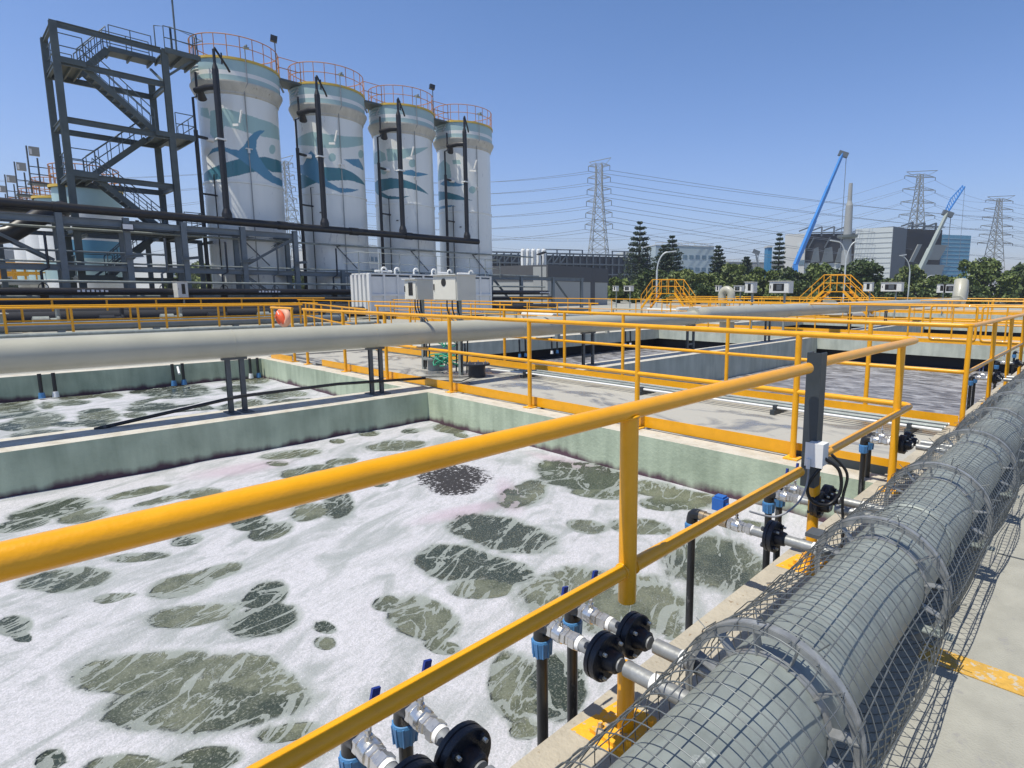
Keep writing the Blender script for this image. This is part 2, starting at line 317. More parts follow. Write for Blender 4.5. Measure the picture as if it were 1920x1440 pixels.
def leafmat(name, c1, c2):
    mt = bpy.data.materials.new(name); mt.use_nodes = True
    nt = mt.node_tree; N = nt.nodes; L = nt.links; b = N['Principled BSDF']; b.inputs['Roughness'].default_value = 0.6
    geo = N.new('ShaderNodeNewGeometry'); mx = N.new('ShaderNodeMix'); mx.data_type = 'RGBA'
    mx.inputs[6].default_value = (*c1, 1); mx.inputs[7].default_value = (*c2, 1)
    L.new(geo.outputs['Random Per Island'], mx.inputs[0]); L.new(mx.outputs[2], b.inputs['Base Color'])
    return mt
M['leaf_a'] = leafmat('broad_leaf_green', (0.04, 0.07, 0.015), (0.155, 0.20, 0.04))
M['leaf_b'] = leafmat('dark_leaf_green', (0.025, 0.048, 0.014), (0.085, 0.125, 0.03))
M['leaf_c'] = leafmat('pale_leaf_green', (0.065, 0.10, 0.025), (0.21, 0.25, 0.07))
M['needle'] = leafmat('pine_needle_green', (0.012, 0.026, 0.016), (0.045, 0.075, 0.035))

# ------------------------------------------------------------------ geometry collector
class MB:
    def __init__(s): s.v = []; s.f = []; s.sm = []; s.mi = []; s.k = 0
    def add(s, vs, fs, smooth=False):
        o = len(s.v); s.v += [tuple(v) for v in vs]; s.f += [tuple(i + o for i in f) for f in fs]
        s.sm += [smooth] * len(fs); s.mi += [s.k] * len(fs); return s
    def box(s, x0, x1, y0, y1, z0, z1):
        return s.add([(x0, y0, z0), (x1, y0, z0), (x1, y1, z0), (x0, y1, z0), (x0, y0, z1), (x1, y0, z1), (x1, y1, z1), (x0, y1, z1)],
                     [(0, 3, 2, 1), (4, 5, 6, 7), (0, 1, 5, 4), (1, 2, 6, 5), (2, 3, 7, 6), (3, 0, 4, 7)])
    def bar(s, a, b, w, h=None, up=(0, 0, 1)):
        """square bar from a to b"""
        h = h or w; a = Vector(a); b = Vector(b); d = (b - a).normalized(); u = Vector(up)
        if abs(d.dot(u)) > 0.99: u = Vector((1, 0, 0)) if abs(d.x) < .9 else Vector((0, 1, 0))
        x = d.cross(u).normalized() * w / 2; y = x.cross(d).normalized() * h / 2
        vs = [p + i * x + j * y for p in (a, b) for i, j in ((-1, -1), (1, -1), (1, 1), (-1, 1))]
        return s.add(vs, [(0, 1, 2, 3), (7, 6, 5, 4), (0, 4, 5, 1), (1, 5, 6, 2), (2, 6, 7, 3), (3, 7, 4, 0)])
    def ibeam(s, a, b, w, h, t=0.02, up=(0, 0, 1)):
        a = Vector(a); b = Vector(b); d = (b - a).normalized(); u = Vector(up)
        if abs(d.dot(u)) > 0.99: u = Vector((1, 0, 0))
        x = d.cross(u).normalized(); y = x.cross(d).normalized()
        s.bar(a + y * (h / 2 - t / 2), b + y * (h / 2 - t / 2), w, t, up)
        s.bar(a - y * (h / 2 - t / 2), b - y * (h / 2 - t / 2), w, t, up)
        s.bar(a, b, t, h - 2 * t - 0.002, up); return s
    def tube(s, pts, r, n=10, cap=True, smooth=True, closed=False):
        pts = [Vector(p) for p in pts]; k = len(pts)
        rs = r if isinstance(r, (list, tuple)) else [r] * k
        rings = []; prev = None
        for i in range(k):
            if closed: d = pts[(i + 1) % k] - pts[i - 1]
            else: d = pts[min(i + 1, k - 1)] - pts[max(i - 1, 0)]
            d.normalize()
            if prev is None:
                u = Vector((0, 0, 1)) if abs(d.z) < 0.9 else Vector((1, 0, 0))
                x = d.cross(u).normalized()
            else: x = (prev - d * prev.dot(d)).normalized()
            prev = x; y = d.cross(x)
            rings.append([pts[i] + (x * math.cos(2 * PI * j / n) + y * math.sin(2 * PI * j / n)) * rs[i] for j in range(n)])
        vs = [p for rg in rings for p in rg]; fs = []
        for i in range(k if closed else k - 1):
            o = i * n; o2 = ((i + 1) % k) * n
            for j in range(n): fs.append((o + j, o + (j + 1) % n, o2 + (j + 1) % n, o2 + j))
        s.add(vs, fs, smooth)
        if cap and not closed:
            s.add(rings[0], [tuple(range(n))[::-1]]); s.add(rings[-1], [tuple(range(n))])
        return s
    def lathe(s, prof, o, ax=(0, 0, 1), n=24, smooth=True, caps=True, off=0.0):
        """profile of (distance along axis, radius); hard edges where a distance repeats"""
        o = Vector(o); ax = Vector(ax).normalized(); u = Vector((0, 0, 1)) if abs(ax.z) < .9 else Vector((1, 0, 0))
        x = ax.cross(u).normalized(); y = ax.cross(x)
        ring = lambda t, r: [o + ax * t + (x * math.cos(2 * PI * j / n + off) + y * math.sin(2 * PI * j / n + off)) * r for j in range(n)]
        for (t0, r0), (t1, r1) in zip(prof[:-1], prof[1:]):
            s.add(ring(t0, r0) + ring(t1, r1), [(j, (j + 1) % n, n + (j + 1) % n, n + j) for j in range(n)], smooth)
        if caps:
            s.add(ring(*prof[0]), [tuple(range(n))[::-1]]); s.add(ring(*prof[-1]), [tuple(range(n))])
        return s
    def build(s, name, m, parent=None, weld=0.0):
        me = bpy.data.meshes.new(name); me.from_pydata(s.v, [], s.f)
        ms = m if isinstance(m, (list, tuple)) else [m]
        for q in ms: me.materials.append(q)
        me.polygons.foreach_set('use_smooth', s.sm)
        if len(ms) > 1: me.polygons.foreach_set('material_index', s.mi)
        if weld:
            bm = bmesh.new(); bm.from_mesh(me); bmesh.ops.remove_doubles(bm, verts=bm.verts, dist=weld)
            bmesh.ops.recalc_face_normals(bm, faces=bm.faces); bm.to_mesh(me); bm.free()
        me.update()
        o = bpy.data.objects.new(name, me); sc.collection.objects.link(o)
        if parent is not None: o.parent = parent
        return o

def tag(o, label=None, cat=None, group=None, kind=None):
    if label: o['label'] = label
    if cat: o['category'] = cat
    if group: o['group'] = group
    if kind: o['kind'] = kind
    return o
def empty(name, loc=(0, 0, 0), label=None, cat=None, group=None, rz=0.0):
    o = bpy.data.objects.new(name, None); sc.collection.objects.link(o); o.location = loc; o.rotation_euler.z = rz
    o.empty_display_size = 0.2
    return tag(o, label, cat, group)
def copy_tree(o, parent=None):
    c = o.copy(); sc.collection.objects.link(c)
    if parent is not None:
        c.parent = parent; c.matrix_parent_inverse = o.matrix_parent_inverse.copy()
    for ch in list(o.children): copy_tree(ch, c)
    return c
def place(proto, first, loc, rz, label, group=None, cat=None, scale=None):
    o = proto if first else copy_tree(proto)
    o.location = loc; o.rotation_euler.z = rz
    if scale: o.scale = scale
    tag(o, label, cat, group); return o
def at(px, py, depth):
    """world point seen at a pixel of the 1920 x 1440 photograph, at a distance in front of the lens"""
    return Vector((0, 0, CAM_H)) + (RIGHT * (px - CX) / F_PX + DOWN * (py - CY) / F_PX + FWD) * depth
def on_x(px, py, X):
    v = RIGHT * (px - CX) / F_PX + DOWN * (py - CY) / F_PX + FWD
    return Vector((0, 0, CAM_H)) + v * (X / v.x)
def on_y(px, py, Y):
    v = RIGHT * (px - CX) / F_PX + DOWN * (py - CY) / F_PX + FWD
    return Vector((0, 0, CAM_H)) + v * (Y / v.y)
# oval gaps in the foam (x, y, long radius, short radius, angle) in metres on the water
GAPS_A = [[-4.941,0.405,0.269,0.15,-2.444],[-4.325,0.885,0.179,0.155,-2.876],[-4.339,1.117,0.136,0.11,1.618],[-4.458,0.545,0.088,0.06,-2.673],[-4.419,0.633,0.048,0.023,-2.999],[-3.783,1.212,0.172,0.117,2.706],[-3.477,1.092,0.2,0.168,-3.031],[-3.863,0.825,0.234,0.13,0.87],[-4.463,0.125,0.136,0.064,-3.004],[-4.263,0.151,0.069,0.026,-3.012],[-3.415,0.529,0.324,0.159,-2.419],[-2.929,0.673,0.428,0.196,-2.38],[-2.986,0.853,0.323,0.129,-2.861],[-3.143,1.294,0.095,0.044,-3.081],[-2.991,1.226,0.072,0.046,-3.098],[-3.017,0.132,0.08,0.043,-3.017],[-2.786,0.314,0.152,0.056,-2.404],[-2.555,0.537,0.132,0.073,0.854],[-2.466,0.832,0.122,0.055,0.985],[-4.995,0.804,0.192,0.076,0.869],[-5.089,1.111,0.12,0.097,-3.121],[-4.816,1.606,0.181,0.154,2.903],[-5.134,1.567,0.192,0.127,3.102],[-6.681,0.506,0.281,0.245,2.664],[-6.438,0.308,0.189,0.151,-2.954],[-6.291,0.673,0.191,0.16,-3.053],[-6.209,1.496,0.175,0.14,1.09],[-6.678,1.132,0.243,0.128,1.694],[-6.229,1.191,0.175,0.083,1.599],[-5.001,1.994,0.222,0.14,2.751],[-4.994,2.234,0.349,0.13,2.737],[-5.281,1.62,0.124,0.07,-3.104],[-3.41,2.812,0.509,0.249,-3.062],[-3.261,2.261,0.329,0.215,-3.031],[-2.903,2.419,0.228,0.148,-3.01],[-2.83,2.152,0.195,0.117,0.788],[-2.828,1.72,0.29,0.157,3.095],[-3.121,1.662,0.095,0.083,3.093],[-2.495,1.641,0.104,0.058,-2.712],[-1.984,1.684,0.259,0.112,2.564],[-1.834,1.816,0.233,0.154,2.399],[-1.717,1.523,0.073,0.057,0.987],[-2.196,2.587,0.515,0.339,-2.756],[-1.933,3.503,0.425,0.344,2.399],[-2.774,4.334,0.266,0.179,-2.795],[-2.775,4.522,0.301,0.143,-2.874],[-6.434,3.647,0.325,0.24,0.991],[-7.003,4.192,0.163,0.111,2.588],[-6.75,4.646,0.328,0.186,2.836],[-6.294,4.513,0.174,0.084,2.827],[-6.545,3.472,0.165,0.095,2.832],[-7.243,3.723,0.159,0.12,2.622],[-7.142,3.241,0.126,0.08,3.063],[-3.981,3.535,0.36,0.2,2.074],[-3.947,4.327,0.572,0.385,2.896],[-3.45,4.067,0.32,0.163,-2.662],[-4.501,4.334,0.13,0.055,2.043],[-5.222,2.768,0.095,0.067,3.136],[-3.149,4.488,0.259,0.197,2.964],[-3.02,3.364,0.16,0.118,-2.76],[-2.7,3.655,0.241,0.152,-2.76],[-2.849,4.174,0.192,0.16,-2.85],[-6.943,2.628,0.287,0.202,1.152],[-6.173,2.469,0.254,0.185,1.358],[-6.257,2.869,0.153,0.136,1.143],[-6.674,2.35,0.139,0.085,-2.924],[-1.669,2.59,0.106,0.03,2.145],[-2.022,4.269,0.13,0.111,2.989]]
GAPS_B = [[-13.211,0.734,0.748,0.235,3.108],[-14.006,0.828,0.374,0.185,-2.989],[-13.003,1.098,0.44,0.083,3.078],[-11.51,0.841,0.683,0.29,3.009],[-11.303,1.53,0.652,0.222,3.035],[-10.925,1.411,0.445,0.167,-3.13],[-11.585,2.225,0.453,0.316,3.12],[-11.045,1.911,0.252,0.14,3.068],[-13.129,2.96,0.894,0.493,3.01],[-13.667,2.518,0.458,0.178,2.943],[-13.356,2.009,0.438,0.144,3.083],[-13.014,1.407,0.359,0.21,-2.875],[-13.923,1.644,0.592,0.329,3.083],[-12.594,3.859,0.465,0.318,3.123],[-13.614,4.358,0.626,0.386,2.984],[-11.235,3.979,0.445,0.252,2.924],[-11.205,4.312,0.349,0.204,3.076],[-10.966,2.789,0.279,0.112,3.014],[-10.721,3.402,0.445,0.207,2.918],[-10.213,2.161,0.311,0.246,-2.473],[-10.373,3.986,0.393,0.277,1.165],[-10.435,0.796,0.348,0.214,0.862],[-10.138,2.856,0.244,0.204,-3.033],[-11.29,0.562,0.398,0.145,-3.028]]
SCUM = [[-4.624,3.217,0.378,0.297,2.98],[-4.875,3.383,0.535,0.424,3.03]]
PINK = [[-4.04,3.412,0.618,0.147,2.553],[-3.993,2.888,0.571,0.167,1.342],[-6.761,2.023,0.582,0.309,1.325],[-4.433,4.553,0.678,0.167,-3.077]]
# mural shapes painted on each tank: colour key, outline as (degrees round the tank, height)
MURAL = [[["L",[[-61.4,10.95],[-41.0,11.12],[-12.9,10.93],[14.1,10.81],[68.6,10.8],[68.6,10.15],[16.0,9.93],[-10.6,9.99],[-39.7,10.22],[-52.2,9.44],[-56.2,9.4],[-65.0,9.82]]],["L",[[-83.7,11.24],[-65.3,11.12],[-61.8,10.56],[-70.3,10.66],[-86.2,10.86]]],["L",[[38.7,9.45],[37.0,9.31],[33.6,9.18],[29.7,9.12],[26.3,9.13],[24.2,9.21],[23.6,9.33],[24.8,9.47],[27.6,9.58],[31.2,9.65],[35.1,9.65],[37.9,9.57]]],["D",[[-94.1,7.83],[-59.9,8.13],[-40.6,8.36],[-21.9,8.57],[-7.4,8.34],[-0.4,8.0],[-12.7,7.87],[-25.8,7.69],[-42.5,7.54],[-62.1,7.4],[-100.7,7.43]]],["D",[[3.5,8.77],[16.2,8.88],[31.6,8.88],[68.6,8.94],[68.6,8.34],[26.0,8.13],[14.8,8.26],[5.5,8.58]]],["B",[[18.1,10.27],[10.3,10.25],[0.4,10.05],[-7.9,9.72],[-15.2,9.28],[-23.1,9.01],[-33.6,9.04],[-42.2,9.12],[-51.7,9.14],[-62.9,9.05],[-75.4,8.69],[-63.5,8.85],[-52.3,8.92],[-42.8,8.9],[-36.3,8.81],[-23.9,8.58],[-13.9,8.32],[-0.5,7.97],[10.9,7.7],[26.0,7.52],[56.0,7.48],[63.7,7.85],[28.8,7.94],[14.9,8.31],[4.8,8.82],[1.5,9.21],[3.7,9.67],[9.7,10.0]]]],[["L",[[-96.3,10.62],[-54.3,10.92],[-27.9,10.8],[3.3,10.84],[62.0,11.26],[61.9,10.84],[2.2,10.18],[-29.2,10.0],[-66.5,10.15],[-95.3,10.3]]],["L",[[-17.1,9.52],[-18.1,9.39],[-20.5,9.29],[-23.6,9.25],[-26.5,9.27],[-28.6,9.35],[-29.2,9.48],[-28.2,9.6],[-25.8,9.7],[-22.8,9.74],[-19.8,9.72],[-17.8,9.64]]],["L",[[52.4,10.17],[48.4,10.01],[42.2,9.87],[36.2,9.79],[31.6,9.79],[28.7,9.86],[28.0,9.98],[29.4,10.12],[32.8,10.24],[37.9,10.32],[44.1,10.33],[50.0,10.28]]],["D",[[-112.4,7.64],[-112.4,8.45],[-80.2,8.55],[-50.2,8.0],[-76.6,7.73]]],["D",[[-40.5,8.9],[-11.9,8.92],[0.0,8.88],[10.2,8.78],[24.7,8.61],[52.9,8.24],[21.1,8.24],[4.0,8.27],[-10.4,8.2],[-38.3,8.07]]],["B",[[-58.5,9.85],[-52.0,9.6],[-46.3,9.14],[-41.8,8.62],[-32.2,8.08],[-15.5,7.75],[8.4,7.78],[24.4,7.81],[8.0,7.59],[-11.5,7.45],[-32.8,7.7],[-50.3,7.97],[-70.8,8.4],[-112.5,8.9],[-112.5,9.21],[-78.5,9.07],[-70.9,9.33],[-64.2,9.68]]],["B",[[-3.8,9.46],[28.9,9.7],[46.7,9.25],[46.1,9.11],[14.3,9.19]]]],[["L",[[-64.1,10.86],[-38.9,10.82],[-5.4,11.01],[27.3,11.31],[-5.9,10.63],[-25.8,10.34],[-39.7,10.14],[-61.9,10.04]]],["L",[[-110.9,10.09],[-100.1,10.73],[-82.9,10.85],[-67.9,10.58],[-64.8,10.15],[-94.3,9.99]]],["L",[[-118.3,10.83],[-103.9,11.07],[-118.7,8.98],[-118.6,8.15],[-118.2,8.13]]],["L",[[-65.1,9.47],[-66.2,9.35],[-69.1,9.27],[-73.1,9.25],[-77.2,9.29],[-80.3,9.39],[-81.4,9.52],[-79.9,9.63],[-76.4,9.71],[-72.3,9.73],[-68.4,9.69],[-65.9,9.59]]],["L",[[-7.1,10.04],[-8.3,9.9],[-11.2,9.78],[-14.9,9.73],[-18.5,9.75],[-20.9,9.84],[-21.7,9.98],[-20.6,10.12],[-17.9,10.23],[-14.3,10.28],[-10.6,10.26],[-8.0,10.17]]],["D",[[-118.5,8.87],[-79.4,8.96],[-55.8,8.99],[-32.1,8.9],[-8.6,8.67],[21.6,8.13],[-9.0,8.29],[-32.8,8.36],[-56.8,8.3],[-81.0,8.15],[-64.6,7.85],[-42.8,7.78],[-20.9,7.87],[-41.4,7.62],[-64.9,7.63],[-93.2,7.98],[-118.5,8.42]]],["B",[[-51.9,9.42],[-39.2,9.42],[-15.8,9.59],[-7.7,9.46],[24.0,9.48],[-8.0,9.16],[-31.8,9.22],[-39.4,9.32]]]],[["L",[[-124.1,9.72],[-104.3,10.8],[-83.3,11.05],[-67.9,10.65],[-64.7,9.76],[-80.0,9.69]]],["L",[[-61.6,10.99],[-45.4,10.98],[-42.2,10.69],[-60.0,10.69]]],["L",[[-12.8,8.95],[-13.9,8.81],[-16.9,8.7],[-20.7,8.66],[-24.4,8.68],[-27.0,8.77],[-27.9,8.9],[-26.9,9.04],[-24.1,9.14],[-20.3,9.19],[-16.5,9.16],[-13.7,9.08]]],["D",[[-124.0,8.99],[-81.2,8.8],[-50.9,8.52],[-33.7,8.26],[-15.9,8.15],[-51.2,8.16],[-81.9,8.27],[-124.0,8.26]]],["B",[[-124.0,7.83],[-70.8,7.83],[-57.0,7.75],[-82.7,7.64],[-124.0,7.58]]],["B",[[-103.0,9.43],[-80.1,9.63],[-63.0,9.59],[-50.2,9.34],[-36.4,9.26],[-50.4,9.11],[-80.7,9.19]]]]]
# ------------------------------------------------------------------ the setting: ground, liquid, walls
HX0, HX1, HY0, HY1 = -14.25, -0.75, -8.0, 53.3       # the block of basins is a hole in the ground sheet
g = MB()
xs = [-900, -60, HX0, HX1, 900]; ys = [-900, HY0, HY1, 2500]
for i in range(4):
    for j in range(3):
        if i == 2 and j == 1: continue
        a, b_, c, d = xs[i], xs[i + 1], ys[j], ys[j + 1]
        g.add([(a, c, 0), (b_, c, 0), (b_, d, 0), (a, d, 0)], [(0, 1, 2, 3)])
tag(g.build('ground', M['walk']), 'pale concrete ground around the basins', kind='structure')
g = MB().box(-900, 900, 78, 2400, 0.004, 0.02); tag(g.build('terrain', M['earth']), 'rough far ground under the trees', kind='structure')
tag(MB().box(-0.45, 30, 2.50, 2.625, 0.001, 0.004).build('floor_marking', M['road_line']), 'worn yellow line painted across the concrete walkway', kind='structure')
tag(MB().box(-0.35, 30, 3.86, 3.875, 0.001, 0.003).build('floor_joint', M['support']), 'narrow joint across the concrete walkway', kind='structure')

tag(MB().box(-1.25, -0.75, HY0, HY1, -2.2, 0.0).build('concrete_coping', M['coping']), 'stained tan concrete coping under the nearest pipes and the mesh-wrapped pipe', 'coping')

ROWS = [(-8.0, 4.72, -0.42), (7.68, 19.9, -0.76), (22.84, 35.05, -0.76), (38.0, 50.2, -0.76)]
COLS = [(-7.38, -1.25), (-13.9, -8.08)]
def basin_wall(x0, x1, y0, y1, z0, m, label, cat='basin wall', group=None, name='basin_wall'):
    o = MB().box(x0, x1, y0, y1, z0, 0.0).build(name, m); return tag(o, label, cat, group)
basin_wall(-8.08, -7.38, -8, 4.72, -2.2, M['wall_green'], 'shaded green dividing wall under the near cream pipe, between the two foamy basins', name='dividing_wall')
basin_wall(-8.08, -7.38, 7.68, 19.9, -2.2, M['wall_pale'], 'grey shaded dividing wall between the mauve basins, behind the second channel fence', name='dividing_wall')
basin_wall(-8.08, -7.38, 22.84, 35.05, -2.2, M['wall_pale'], 'dividing wall between the third row of basins, under the pipe with the domed end', name='dividing_wall')
basin_wall(-14.25, -13.9, -8, 4.72, -2.2, M['wall_green'], 'long green wall with black hanging pipes behind the far foamy basin')
basin_wall(-14.25, -13.9, 7.68, 19.9, -0.40, M['wall_pale'], 'pale beam wall over a dark gap at the far left side of the mauve basins')
basin_wall(-14.25, -13.9, 22.84, 35.05, -0.40, M['wall_pale'], 'pale beam wall at the far left side of the third row of basins')
basin_wall(-14.25, -1.25, 4.72, 4.98, -2.2, M['wall_green'], 'sunlit green wall at the end of the two foamy basins, under the first yellow fence')
basin_wall(-14.25, -1.25, 7.42, 7.68, -2.2, M['wall_pale'], 'pale wall under the second yellow fence, facing the mauve basins')
for (y0, y1, lab) in ((19.9, 20.15, 'pale green beam wall over a black gap at the end of the mauve basins'), (35.05, 35.3, 'pale beam wall over a black gap at the end of the third row of basins'), (50.2, 50.45, 'pale beam wall at the end of the farthest row of basins')):
    basin_wall(-14.25, -1.25, y0, y1, -0.40, M['wall_pale'], lab)
for (y0, y1, lab) in ((22.59, 22.84, 'near wall of the third row of basins'), (37.75, 38.0, 'near wall of the farthest row of basins')):
    basin_wall(-14.25, -1.25, y0, y1, -2.2, M['wall_pale'], lab)
# near-black sheets paint the shade seen through the gaps under the beams
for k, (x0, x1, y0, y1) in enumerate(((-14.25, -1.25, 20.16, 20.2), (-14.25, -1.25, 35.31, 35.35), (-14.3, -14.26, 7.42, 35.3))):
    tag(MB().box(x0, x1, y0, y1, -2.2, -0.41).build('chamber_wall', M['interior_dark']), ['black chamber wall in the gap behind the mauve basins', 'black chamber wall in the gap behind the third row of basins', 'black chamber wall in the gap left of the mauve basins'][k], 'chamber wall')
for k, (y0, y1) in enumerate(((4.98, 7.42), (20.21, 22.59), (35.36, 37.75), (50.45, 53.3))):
    tag(MB().box(-14.25, -1.25, y0, y1, -0.3, -0.03 if k == 0 else 0.0).build('channel_roof', M['slab']), ['wet concrete', 'far concrete', 'farther concrete', 'farthest concrete'][k] + ' channel roof between two fences', kind='structure')

def field(pts, ells, out=0.0, k=1.0):
    f = np.full(len(pts), -1.0)
    for cx, cy, a, b, t in ells:
        dx = pts[:, 0] - cx; dy = pts[:, 1] - cy
        u = (dx * math.cos(t) + dy * math.sin(t)) / max(a, .02); v = (-dx * math.sin(t) + dy * math.cos(t)) / max(b, .02)
        r = np.sqrt(u * u + v * v)
        f = np.maximum(f, (1 - r) * 1.0 if k is None else np.clip(0.27 + (1 - r) * 0.9, -1, 1))
    return f
def tone(pts, ells, tones):
    best = np.full(len(pts), -9.0); out = np.ones(len(pts))
    for (cx, cy, a, b, t), q in zip(ells, tones):
        dx = pts[:, 0] - cx; dy = pts[:, 1] - cy
        u = (dx * math.cos(t) + dy * math.sin(t)) / max(a, .02); v = (-dx * math.sin(t) + dy * math.cos(t)) / max(b, .02)
        f = 1 - np.sqrt(u * u + v * v); k = f > best; best[k] = f[k]; out[k] = q
    return out
DARK_GAPS = {5, 6, 8, 9, 13, 15, 20, 22, 23, 24, 30, 31, 32, 33, 34, 40, 54}
def liquid(name, x0, x1, y0, y1, z, m, step, ells=None, extra=None, label=''):
    nx = int((x1 - x0) / step) + 1; ny = int((y1 - y0) / step) + 1
    X, Y = np.meshgrid(np.linspace(x0, x1, nx), np.linspace(y0, y1, ny)); P = np.stack([X.ravel(), Y.ravel()], 1)
    h = np.zeros(len(P))
    for kx, ky, a, p in ((2.1, 1.3, .35, 0.3), (-3.3, 4.1, .25, 1.1), (6.7, 2.9, .2, 2.2), (-5.1, -7.7, .16, 4.0), (11.3, 9.1, .09, 5.0), (-14.0, 6.5, .08, .7)):
        h += a * np.sin(kx * P[:, 0] + ky * P[:, 1] + p + .8 * np.sin(1.7 * P[:, 0] - P[:, 1]))
    gap = np.zeros(len(P)) if ells is None else field(P, ells)
    zz = z + h * 0.014 - 0.012 * np.clip((gap - 0.1) * 3, 0, 1)
    me = bpy.data.meshes.new(name)
    idx = np.arange(nx * ny).reshape(ny, nx)
    q = np.stack([idx[:-1, :-1], idx[:-1, 1:], idx[1:, 1:], idx[1:, :-1]], -1).reshape(-1, 4)
    me.from_pydata(np.column_stack([P, zz]).tolist(), [], q.tolist()); me.materials.append(m)
    me.polygons.foreach_set('use_smooth', [True] * len(me.polygons))
    if ells is not None:
        a = me.color_attributes.new('gaps', 'FLOAT_COLOR', 'POINT')
        c = np.zeros((len(P), 4), np.float32); c[:, 3] = 1
        c[:, 0] = gap
        trg = random.Random(9); c[:, 3] = tone(P, ells, [(.22 if i in DARK_GAPS else trg.choice([.62, .75, .9, .5])) for i in range(len(ells))])
        if extra: c[:, 1] = np.clip(field(P, extra[0], k=None) * 1.6, 0, 1); c[:, 2] = np.clip(field(P, extra[1], k=None) * 1.4, 0, 1)
        a.data.foreach_set('color', c.ravel())
    o = bpy.data.objects.new(name, me); sc.collection.objects.link(o); return tag(o, label, kind='structure')
rg = random.Random(3)
def scatter(n, x0, x1, y0, y1): return [[rg.uniform(x0, x1), rg.uniform(y0, y1), rg.uniform(.12, .5), rg.uniform(.06, .2), rg.uniform(-3.1, 3.1)] for _ in range(n)]
liquid('water', -7.38, -1.25, -2.5, 4.72, -0.42, M['foam'], 0.035, GAPS_A + scatter(14, -7.3, -4.5, -2.4, -0.5), (PINK, SCUM), 'foam-covered liquor with torn oval gaps in the nearest basin')
GB = GAPS_B + scatter(22, -13.8, -9, 1.0, 4.5) + scatter(25, -13.8, -8.2, -2.4, 1.2)
liquid('water', -13.9, -8.08, -2.5, 4.72, -0.42, M['foam'], 0.06, GB, ([], []), 'foam-covered liquor in the basin beyond the dividing wall')
for k, (y0, y1, z) in enumerate(ROWS[1:]):
    for c, (x0, x1) in enumerate(COLS):
        liquid('water', x0 if c == 0 else -15.0, x1, y0, y1 + 0.3, z, M['churn'], 0.25, label='mauve churning liquor in a far basin')

# ------------------------------------------------------------------ fences
def fence(path, posts, label, top=1.11, mid=0.60, toe=True, base=True, group=None, r=0.026, m=None, toe_side=0.07, toe_h=0.12, n=8, ends=None, z0=0.0):
    """one run of tubular handrail: path of plan points, posts as plan points"""
    m = m or M['yellow']; o = empty('handrail', (path[0][0], path[0][1], z0), label, 'handrail', group)
    ox, oy = path[0]; L = lambda x, y, z: (x - ox, y - oy, z)
    def rounded(z, rr=0.10):
        P = [Vector(L(x, y, z)) for x, y in path]; out = [P[0]]
        for i in range(1, len(P) - 1):
            a = (P[i - 1] - P[i]).normalized(); b_ = (P[i + 1] - P[i]).normalized()
            for t in np.linspace(0, 1, 6):
                out.append(P[i] + a * rr * (1 - t) ** 2 + b_ * rr * t ** 2)
        out.append(P[-1]); return out
    MB().tube(rounded(top), r, n).build('top_rail', m, o)
    MB().tube(rounded(mid), r * 0.9, n).build('mid_rail', m, o)
    for x, y in posts:
        MB().tube([L(x, y, 0.012), L(x, y, top - 0.005)], r * 1.05, n, cap=False).build('post', m, o)
        if base: MB().box(x - ox - .065, x - ox + .065, y - oy - .065, y - oy + .065, 0.001, 0.014).build('base_plate', M['yellow_stain'], o)
    if toe:
        t = MB()
        for (ax, ay), (bx, by) in zip(path[:-1], path[1:]):
            dx, dy = bx - ax, by - ay; l = math.hypot(dx, dy); nx_, ny_ = -dy / l * toe_side, dx / l * toe_side
            t.bar(L(ax + nx_, ay + ny_, toe_h / 2 + .006), L(bx + nx_, by + ny_, toe_h / 2 + .006), 0.008, toe_h)
        t.build('toe_board', m, o)
    return o
def run(a, b, step, off=0.0): 
    n = int(abs(b - a) / step); return [a + (off + i * step) * (1 if b > a else -1) for i in range(n + 1) if abs(off + i * step) <= abs(b - a) + 1e-6]

# F0: the near rail beside the camera; the post at the valves is cut where the pipes pass
o = empty('handrail', (-1.08, -2.2, 0), 'thick yellow handrail nearest the camera, crossing the picture beside the mesh-wrapped pipe', 'handrail')
MB().tube([(0, -1.5, 1.09), (0, 5.02, 1.09)], 0.027, 20).build('top_rail', M['yellow'], o)
MB().tube([(0, -1.5, 0.575), (0, 4.99, 0.575)], 0.024, 20).build('mid_rail', M['yellow'], o)
wb = MB()
for yy in (1.9, 3.6, 5.2):
    if yy < 5: wb.tube([(.030 * math.cos(t), yy + .030 * math.sin(t), 1.066 + .010 * math.cos(t) ** 2) for t in np.linspace(0, 2 * PI, 25)[:-1]], .0045, 6, closed=True)
    if yy < 5:
        for s_ in (-1, 1): wb.tube([(.0245 * math.cos(t), yy + s_ * (.0285 - .007 * math.sin(t) ** 2 * 0), .575 + .0245 * math.sin(t)) for t in np.linspace(0, 2 * PI, 25)[:-1]], .004, 6, closed=True)
wb.build('weld_bead', M['yellow'], o)
q = MB().tube([(0, 3.6, 0.465), (0, 3.6, 1.07)], 0.029, 20).tube([(0.0, 3.6, 0.012), (0.0, 3.6, 0.24)], 0.029, 20)
q.build('post', M['yellow'], o)
MB().tube([(0, 1.9, 0.012), (0, 1.9, 1.07)], 0.029, 20).build('post', M['yellow'], o)
MB().tube([(0.0, 5.2, 0.012), (0.0, 5.2, 0.5)], 0.029, 20).build('post', M['yellow'], o)
for yy in (1.9, 3.6, 5.2): MB().box(-.085, .085, yy - .085, yy + .085, 0.001, 0.015).add([(-.14, yy - .12, .0008), (.1, yy - .1, .0008), (.13, yy + .13, .0008), (-.11, yy + .1, .0008)], [(0, 1, 2, 3)]).build('base_plate', M['yellow_stain'], o)
